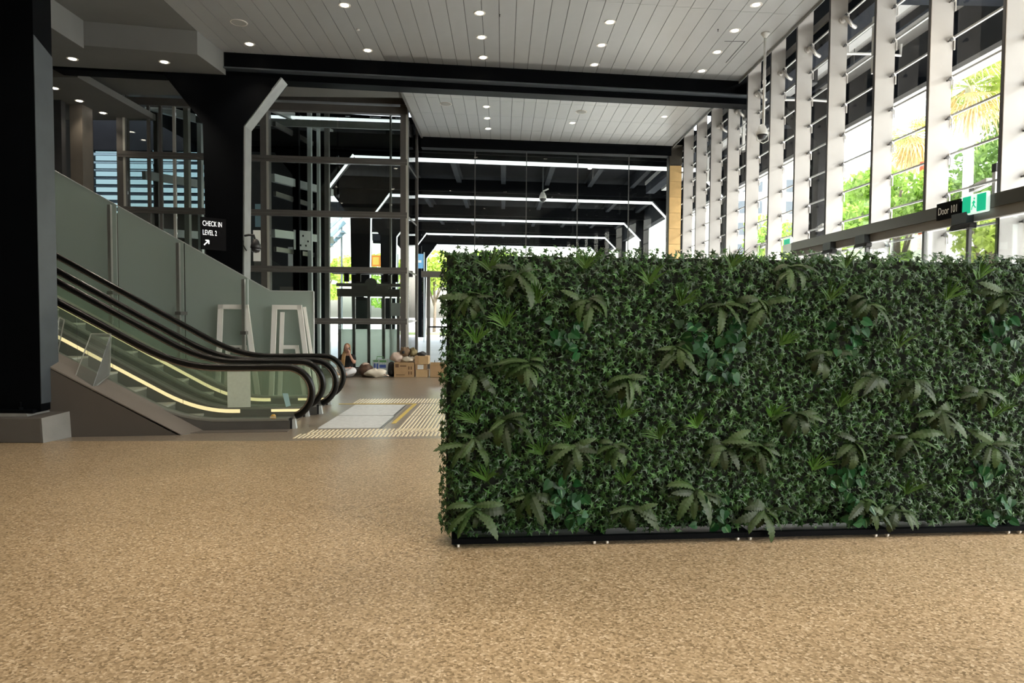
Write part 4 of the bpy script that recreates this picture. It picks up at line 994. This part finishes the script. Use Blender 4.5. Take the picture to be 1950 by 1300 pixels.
# body : pelvis, spine, neck, arms, legs (x to the right of the picture, -y to the viewer)
bv = [(0,.06,.10,(.12,.10)), (0,.07,.26,(.115,.085)), (0,.06,.42,(.125,.085)), (0,.04,.53,(.075,.06)), (0,.02,.585,(.043,.043)), (0,.0,.63,(.045,.045)),
      (-.155,.05,.51,.048), (-.19,.0,.36,.040), (-.20,-.10,.24,.034), (-.12,-.22,.20,.028), (-.05,-.27,.19,.022),
      (.155,.05,.51,.048), (.20,-.03,.35,.042), (.165,-.13,.47,.033), (.105,-.115,.60,.026),
      (-.11,-.02,.11,.085), (-.30,-.22,.20,.066), (-.10,-.40,.09,.048), (-.02,-.44,.06,.036),
      (.11,-.02,.11,.085), (.28,-.24,.20,.066), (.06,-.40,.09,.048), (-.04,-.46,.06,.036)]
be = [(0,1),(1,2),(2,3),(3,4),(4,5),(3,6),(6,7),(7,8),(8,9),(9,10),(3,11),(11,12),(12,13),(13,14),(0,15),(15,16),(16,17),(17,18),(0,19),(19,20),(20,21),(21,22)]
skinned('body', bv, be, 'skin', pn)
skinned('shirt', [(0,.06,.14,(.135,.115)), (0,.07,.26,(.135,.105)), (0,.06,.42,(.145,.10)), (0,.045,.525,(.095,.07)), (-.155,.05,.51,.062), (-.187,.005,.40,.055), (.155,.05,.51,.062), (.192,-.01,.40,.055)],
        [(0,1),(1,2),(2,3),(3,4),(4,5),(3,6),(6,7)], 'shirt_black', pn)
skinned('trousers', [(0,.06,.10,(.15,.12)), (-.11,-.02,.115,.10), (-.30,-.22,.20,.08), (-.12,-.38,.10,.062), (.11,-.02,.115,.10), (.28,-.24,.20,.08), (.08,-.38,.10,.062)],
        [(0,1),(1,2),(2,3),(0,4),(4,5),(5,6)], 'trouser_white', pn)
for x in (-.05, .0): MB().blob((x-.02,-.50 if x else -.47,.045), (.045,.10,.04), 10, 6).build('shoe', 'white_plastic', pn, smooth=True)
hd = MB(); hd.blob((0,-.01,.715), (.072,.088,.108), 16, 12)
hd.blob((0,-.045,.662), (.048,.045,.042), 12, 8); hd.add([(0,-.118,.712),(-.013,-.092,.690),(.013,-.092,.690),(0,-.092,.735)], [(0,1,2),(0,3,1),(0,2,3),(1,3,2)])
hd.blob((-.073,.0,.705), (.010,.018,.026), 8, 6); hd.blob((.073,.0,.705), (.010,.018,.026), 8, 6)
head = hd.build('head', 'skin', pn, smooth=True)
for x in (-.028,.028): MB().blob((x,-.089,.727), (.012,.006,.007), 8, 6).build('eye', 'eye_dark', head)
MB().blob((0,-.092,.672), (.020,.008,.006), 8, 6).build('mouth', 'lip', head)
for x in (-.028,.028): MB().bar((x-.016,-.093,.745),(x+.016,-.093,.747),.006,.004).build('eyebrow', 'hair', head)
hr = MB(); hr.blob((0,.022,.735), (.084,.088,.105), 16, 10, .02, 3); hr.blob((-.06,.02,.66), (.032,.055,.12), 10, 8, .05, 5); hr.blob((.062,.025,.66), (.026,.05,.10), 10, 8, .05, 6)
hr.build('hair', 'hair', pn, smooth=True)
hl = MB()
for q in range(7):
    x = -.085+.016*q*(1 if q < 4 else .6); hl.tube([(x*.8,-.02,.64),(x,-.075,.54),(x*1.05,-.105,.42),(x*.95,-.11,.33-.01*q)], [.018,.022,.018,.006], 7)
hl.build('hair_length', 'hair_blonde', pn, smooth=True)
hand = MB(); hand.blob((.094,-.10,.635), (.022,.030,.040), 10, 8)
for q, (dx_, dz_, L) in enumerate(((.0,.030,.062),(-.003,.018,.070),(-.005,.004,.064),(-.006,-.010,.052))):
    b0 = (.092+dx_,-.105,.655+dz_*.5); hand.tube([b0,(.080,-.128,.668+dz_),(.080-L*.35,-.128,.690+dz_)], [.0095,.009,.007], 6)
hand.tube([(.100,-.085,.62),(.088,-.065,.655),(.078,-.045,.680)], [.011,.010,.008], 6)
hand.build('hand', 'skin', pn, smooth=True)
h2 = MB(); h2.blob((-.03,-.29,.185), (.040,.024,.016), 10, 6)
for q in range(4): h2.tube([(.0,-.275-.012*q,.188),(.035,-.28-.012*q,.184),(.058-.004*abs(q-1),-.28-.012*q,.170)], [.009,.0085,.007], 6)
h2.tube([(-.03,-.27,.19),(.0,-.245,.19),(.02,-.238,.182)], [.010,.009,.007], 6); h2.build('hand', 'skin', pn, smooth=True)
ph = tag(MB().box(-.005,.005,-.035,.035,-.07,.07).build('phone', 'phone_dark', bevel=.004), 'dark mobile phone held to the ear of the seated person', 'phone')
ph.matrix_world = Matrix.Translation((-3.86,17.0,0)) @ Matrix.Rotation(R(-8),4,'Z') @ Matrix.Translation((.082,-.055,.672)) @ Matrix.Rotation(.35,4,'X')

# ------------------------------------------------------------------ boxes and bags
def carton(name, lbl, x0, x1, y, d, z0, z1, mt='card_brown', prints=(), tape=True):
    t = thing(name, lbl, 'box', ((x0+x1)/2, y+d/2, z0), 0, 'cardboard boxes by the end doors'); w_ = (x1-x0)/2; h_ = z1-z0
    MB().box(-w_,w_,-d/2,d/2,0,h_-.004).build('body', mt, t, bevel=.004)
    for s_ in (-1, 1): MB().box(-w_+.003,w_-.003,min(0,s_*d/2*.98)+.001,max(0,s_*d/2*.98)-.001,h_-.0035,h_).build('flap', 'card_light', t)
    if tape: MB().box(-w_,w_,-.025,.025,h_,h_+.001).build('tape_strip', 'tape', t)
    for (a, b, c_, e_, m_) in prints: MB().box(-w_+a*2*w_,-w_+b*2*w_,-d/2-.002,-d/2-.0003,c_*h_,e_*h_).build('print_mark', m_, t)
    return t
carton('cardboard_box', 'largest brown cardboard box standing under the cream pillow', -2.69, -2.20, 16.98, .40, 0, .37, 'card_brown',
       [(.06,.24,.66,.90,'card_print'),(.30,.62,.72,.80,'card_print'),(.72,.78,.52,.74,'card_print'),(.84,.90,.52,.74,'card_print'),(.72,.78,.18,.40,'card_print'),(.84,.90,.18,.40,'card_print'),(.10,.55,.14,.18,'card_print')])
carton('cardboard_box', 'low brown box at the bottom of the narrow stack', -2.15, -1.86, 17.02, .34, 0, .18, 'card_light')
carton('cardboard_box', 'middle box of the narrow stack with white label', -2.17, -1.90, 17.05, .30, .18, .325, 'card_brown', [(.2,.75,.12,.9,'paper_white')])
carton('cardboard_box', 'top box of the narrow stack beside the brown fur', -2.18, -1.84, 17.0, .36, .325, .53, 'card_light', [(0,.30,0,1,'card_brown')])
t = thing('open_box', 'open brown carton beside the hedge end with items sticking out', 'box', (-1.60, 17.15, 0), 0, 'cardboard boxes by the end doors')
w_, d_, h_ = .20, .16, .30
m = MB(); m.box(-w_,w_,-d_,-d_+.006,0,h_); m.box(-w_,w_,d_-.006,d_,0,h_); m.box(-w_,-w_+.006,-d_,d_,0,h_); m.box(w_-.006,w_,-d_,d_,0,h_); m.box(-w_,w_,-d_,d_,0,.006); m.build('body', 'card_brown', t)
MB().hexa([(-w_,-d_,h_-.01),(w_,-d_,h_-.01),(w_,-d_+.006,h_-.01),(-w_,-d_+.006,h_-.01)],[(-w_+.02,-d_-.03,h_+.08),(w_-.05,-d_-.03,h_+.08),(w_-.05,-d_-.025,h_+.08),(-w_+.02,-d_-.025,h_+.08)]).build('flap', 'card_light', t)
for q, (x, z) in enumerate(((-.10,.42),(-.02,.46),(.06,.40),(.12,.44))): MB().lathe([(.018,0),(.018,z-.12),(.008,z-.09),(.008,z-.02),(.001,z)], (x, .02*(-1)**q, .006), 10).build('bottle', 'paper_white' if q % 2 else 'bag_dark', t, smooth=True)
t = tag(MB().blob((0,0,0), (.16,.14,.115), 20, 12, .10, 3).build('pillow', 'cloth_pink', smooth=True), 'pale pink pillow slumped on the largest box', 'pillow'); t.location = (-2.72+.08, 17.12, .49)
t = tag(MB().blob((0,0,0), (.19,.16,.07), 20, 10, .13, 8).build('folded_cloth', 'cloth_cream', smooth=True), 'cream folded cloth on top of the largest box', 'cloth'); t.location = (-2.36, 17.15, .445)
t = thing('fur_toy', 'brown fur toy with dark muzzle lying on the cream cloth', 'soft toy', (-2.43, 17.12, .62))
MB().blob((0,0,0), (.13,.13,.115), 18, 12, .09, 4).build('body', 'fur_brown', t, smooth=True)
MB().blob((-.03,-.115,.0), (.042,.025,.04), 10, 8).build('muzzle', 'bag_dark', t, smooth=True)
for x in (-.08,.07): MB().blob((x,-.02,.10), (.032,.02,.032), 8, 6).build('ear', 'fur_brown', t, smooth=True)
t = tag(MB().blob((0,0,0), (.10,.12,.105), 18, 10, .15, 9).build('jacket', 'cloth_olive', smooth=True), 'olive crumpled jacket beside the brown fur toy', 'jacket'); t.location = (-2.24, 17.14, .62)
t = tag(MB().blob((0,0,0), (.12,.10,.055), 16, 8, .14, 2).build('cap', 'bag_dark', smooth=True), 'dark grey cap on the top box of the narrow stack', 'cap'); t.location = (-2.02, 17.15, .575)
# bags
t = thing('plastic_bag', 'brown glossy bag with pink top beside the seated person', 'bag', (-3.42, 17.1, 0), 0, 'bags on the floor by the end doors')
MB().blob((0,0,.165), (.19,.15,.165), 18, 12, .07, 12).build('body', 'bag_brown', t, smooth=True); MB().blob((.0,0,.31), (.10,.07,.04), 12, 8, .1, 5).build('top_knot', 'cloth_pink', t, smooth=True)
t = thing('shopping_bag', 'pale checked shopping bag with blue and green print', 'bag', (-3.06, 17.25, 0), 0, 'bags on the floor by the end doors')
MB().hexa([(-.18,-.11,0),(.18,-.11,0),(.18,.11,0),(-.18,.11,0)],[(-.20,-.09,.42),(.19,-.09,.44),(.19,.09,.44),(-.20,.09,.42)]).build('body', 'bag_check', t, bevel=.01)
for (a, b, c_, e_, m_) in ((-.16,-.12,.20,.33,'print_blue'),(-.09,-.05,.20,.33,'print_blue'),(-.02,.14,.22,.30,'print_blue'),(-.02,.15,.36,.41,'print_green'),(-.17,-.05,.37,.41,'print_green')):
    MB().box(a,b,-.113,-.098,c_,e_).build('print', m_, t)
MB().tube([(-.10,-.09,.42),(-.08,-.10,.50),(.06,-.10,.50),(.09,-.09,.43)], .010, 6).build('handle', 'print_green', t)
t = thing('tote_bag', 'cream cloth bag lying in front of the checked bag', 'bag', (-3.12, 16.92, 0), 0, 'bags on the floor by the end doors')
MB().blob((0,0,.105), (.26,.15,.105), 22, 10, .12, 21).build('body', 'cloth_cream', t, smooth=True); MB().tube([(.20,-.08,.08),(.27,-.12,.06),(.31,-.08,.05),(.27,.0,.07)], .016, 6).build('handle', 'cloth_pink', t, smooth=True)
t = thing('rucksack', 'dark rucksack wedged between the checked bag and boxes', 'bag', (-2.80, 17.3, 0), 0, 'bags on the floor by the end doors')
MB().blob((0,0,.18), (.13,.12,.18), 14, 10, .04, 31).build('body', 'bag_dark', t, smooth=True); MB().blob((0,-.10,.10), (.08,.05,.07), 10, 8).build('pocket', 'bag_dark', t, smooth=True)

# ------------------------------------------------------------------ outside : trees, palms, street things
def leaf_cloud(n_, clumps, size, seed):
    g = np.random.default_rng(seed); C = np.array([c for c in clumps]); k = g.integers(0, len(C), n_)
    d = g.normal(size=(n_,3)); d /= np.linalg.norm(d, axis=1)[:,None]; rr = g.uniform(.45,1,n_)**.5
    P = C[k,:3] + d*rr[:,None]*C[k,3:6]
    a = g.normal(size=(n_,3)); a /= np.linalg.norm(a, axis=1)[:,None]; b = np.cross(a, g.normal(size=(n_,3))); b /= np.linalg.norm(b, axis=1)[:,None]
    s = g.uniform(.6,1.3,(n_,1))*size
    V = np.empty((n_*4,3)); V[0::4] = P-a*s; V[1::4] = P+b*s*.55; V[2::4] = P+a*s; V[3::4] = P-b*s*.55
    F_ = np.arange(n_*4).reshape(-1,4)
    me = bpy.data.meshes.new('foliage'); me.from_pydata(V.tolist(), [], F_.tolist()); me.update(); return me
def tree(lbl, x, y, zc, r, h_, mt, seed, n_=3200, size=.17, grp='trees outside the hall'):
    rn = random.Random(seed); t = thing('tree', lbl, 'tree', (x, y, -.24), 0, grp)
    cl = [(rn.uniform(-.7,.7)*r, rn.uniform(-.7,.7)*r, zc+rn.uniform(-.6,.7)*h_, r*rn.uniform(.35,.55), r*rn.uniform(.35,.55), h_*rn.uniform(.28,.45)) for _ in range(11)]
    o = obj('foliage', leaf_cloud(n_, cl, size, seed), mt, t); o['kind'] = 'stuff'
    m = MB(); m.tube([(0,0,0),(.08,.05,zc*.45),(0,.1,zc-.3*h_),(.1,0,zc+.3*h_)], [.16,.13,.10,.04], 8); m.build('trunk', 'bark', t, smooth=True)
    for c in cl[:6]: MB().tube([(0,.05,zc*.5),(c[0]*.5,c[1]*.5,(zc*.55+c[2]*.45)),(c[0],c[1],c[2])], [.07,.05,.02], 6).build('branch', 'bark', t, smooth=True)
    return t
tree('bushy light green tree left of the red pole', 17.4, 30, 7.0, 2.0, 1.9, 'tree_leaf', 1)
tree('green tree filling the window above the middle of the door header', 18.2, 34.5, 6.4, 2.6, 2.6, 'tree_leaf', 2)
tree('open branched green tree behind the tall palm', 20.6, 28, 7.4, 2.8, 3.0, 'tree_leaf_c', 3, 3600)
tree('yellow green tree seen between the fins beside the dark outer column', 19.0, 42, 6.6, 2.6, 3.6, 'tree_leaf_b', 4)
tree('pale green tree seen through the narrow rear fin gap', 19.5, 47, 6.0, 2.6, 3.0, 'tree_leaf', 5)
tree('low green tree under the exit sign', 14.8, 20.5, 4.2, 1.5, 1.2, 'tree_leaf_b', 6, 2400, .13)
tree('low green tree behind the door panes', 17.6, 30.0, 3.6, 2.0, 1.1, 'tree_leaf', 7, 2400, .14)
tree('green tree at the right picture edge behind the fins', 19.5, 24.5, 6.8, 2.2, 2.6, 'tree_leaf_c', 8)
tree('tall distant tree behind the loose palm', 27, 48, 8.5, 3.2, 4.0, 'tree_leaf_b', 9)
for q, (x, y, zc, r) in enumerate(((-10.5,70,5.0,3.6),(-6.6,66,5.0,3.2),(-3.0,70,5.6,3.6),(-16.5,62,4.6,3.4),(1.0,72,5.2,3.2))):
    tree('yellow green street tree beyond the concourse, %s from the lift side' % ('second','third','fourth','first','fifth')[q], x, y, zc, r, 2.8, 'tree_leaf_b' if q % 2 else 'tree_leaf', 20+q, 2600, .28, 'street trees beyond the concourse')
def fan_palm(lbl, x, y, zc, seed, dry):
    rn = random.Random(seed); t = thing('palm', lbl, 'palm tree', (x, y, -.24), 0, 'palms outside the fins')
    MB().tube([(0,0,0),(.05,0,zc*.5),(0,0,zc)], [.20,.17,.15], 12).build('trunk', 'bark_pale', t, smooth=True)
    for q in range(46):
        g = MB(); a = rn.uniform(0,6.28); el = rn.uniform(-1.35,1.1) if not dry else rn.uniform(-1.4,.6); L = rn.uniform(.9,1.5)
        d = Vector((math.cos(a)*math.cos(el), math.sin(a)*math.cos(el), math.sin(el))); sd_ = d.cross(Vector((0,0,1))).normalized(); up = sd_.cross(d)
        p0 = Vector((0,0,zc)); p1 = p0 + d*L*.55
        g.tube([p0, p1], .02, 5, cap=False)
        for j in range(15):
            b = (j-7)/7*1.25; dd = (d*math.cos(b) + sd_*math.sin(b)).normalized(); l = L*rn.uniform(.75,1.05)
            q1 = p1 + dd*l*.6; q2 = p1 + dd*l + Vector((0,0,-.45*l)); s_ = dd.cross(up).normalized()*.028
            g.add([p1-s_*.3, p1+s_*.3, q1+s_, q2, q1-s_], [(0,1,2,4),(4,2,3)])
        g.build('frond', 'palm_dry' if el < -.55 or (dry and rn.random() < .35) else 'palm_green', t)
fan_palm('tall fan palm with pale trunk and hanging dry fronds', 16.3, 24, 9.9, 41, False)
fan_palm('fan palm with orange dry fronds beside the red pole', 20.6, 34.5, 11.0, 42, True)
fan_palm('fan palm partly hidden at the right picture edge', 18.9, 25.2, 11.3, 43, False)
tag(MB().tube([(19.0,31,-.24),(19.0,31,8.6)], .11, 10).build('street_pole', 'red_pole'), 'orange red street pole between the fins', 'pole')
# low wall, pale building, concourse stair and banners
tag(MB().box(13.0,13.4,8,70,-.24,.65).build('planter_wall', 'building_pale'), 'low pale planter wall along the street outside', 'wall')
b_ = thing('building', 'pale apartment building far beyond the rear fins', 'building', (34, 88, -.24))
MB().box(-7,7,-5,5,0,20).build('wall', 'building_pale', b_)
for i in range(6):
    for j in range(7): MB().box(-6+2.1*i,-4.7+2.1*i,-5.04,-5.0,1.2+2.6*j,2.7+2.6*j).build('window', 'window_dark', b_)
st = thing('outdoor_stair', 'pale blue steel stair seen through the lift enclosure', 'stair', (-8.0, 31.5, 3.6))
for q, (z0, z1) in enumerate(((.3,1.7),(.75,2.15),(1.25,2.6))): MB().bar((-.7,.1*q,z0),(.75,.1*q,z1),.10,.16).build('stringer', 'building_blue', st)
for q in range(7): MB().box(-.65+.2*q,-.42+.2*q,-.2,.3,.42+.2*q,.45+.2*q).build('tread', 'metal_pale', st)
MB().box(-.5,-.42,.1,.18,-3.8,1.2).build('support_post', 'metal_pale', st); MB().box(.55,.62,.1,.18,-3.8,2.2).build('support_post', 'metal_pale', st)
MB().box(-.45,.0,-.25,-.2,.05,.35).build('side_panel', 'building_pale', st)
t = thing('street_banner', 'orange and yellow banner seen through the lift glass', 'banner', (-6.6, 38.0, 4.15))
MB().box(-.65,.65,-.02,.02,0,.62).build('board', 'banner_orange', t); MB().box(-.58,-.25,-.026,-.02,.10,.52).build('print', 'banner_yellow', t); MB().box(-.15,.58,-.026,-.02,.16,.46).build('print', 'banner_yellow', t)
MB().box(.75,.82,-.03,.03,-4.4,.7).build('post', 'metal_pale', t); MB().box(-.82,-.75,-.03,.03,-4.4,.7).build('post', 'metal_pale', t)
t = thing('street_banner', 'blue banner hanging beside the concourse column', 'banner', (-5.3, 43.0, 4.4))
MB().box(-.32,.32,-.02,.02,0,.9).build('board', 'banner_blue', t); MB().box(-.2,.2,-.026,-.02,.35,.5).build('print', 'paper_white', t); MB().box(.34,.40,-.03,.03,-4.64,1.0).build('post', 'metal_pale', t)
tag(MB().box(-14,6,58,64,-.24,-.20).build('lawn', 'lawn'), 'strip of lawn below the street trees', kind='structure')
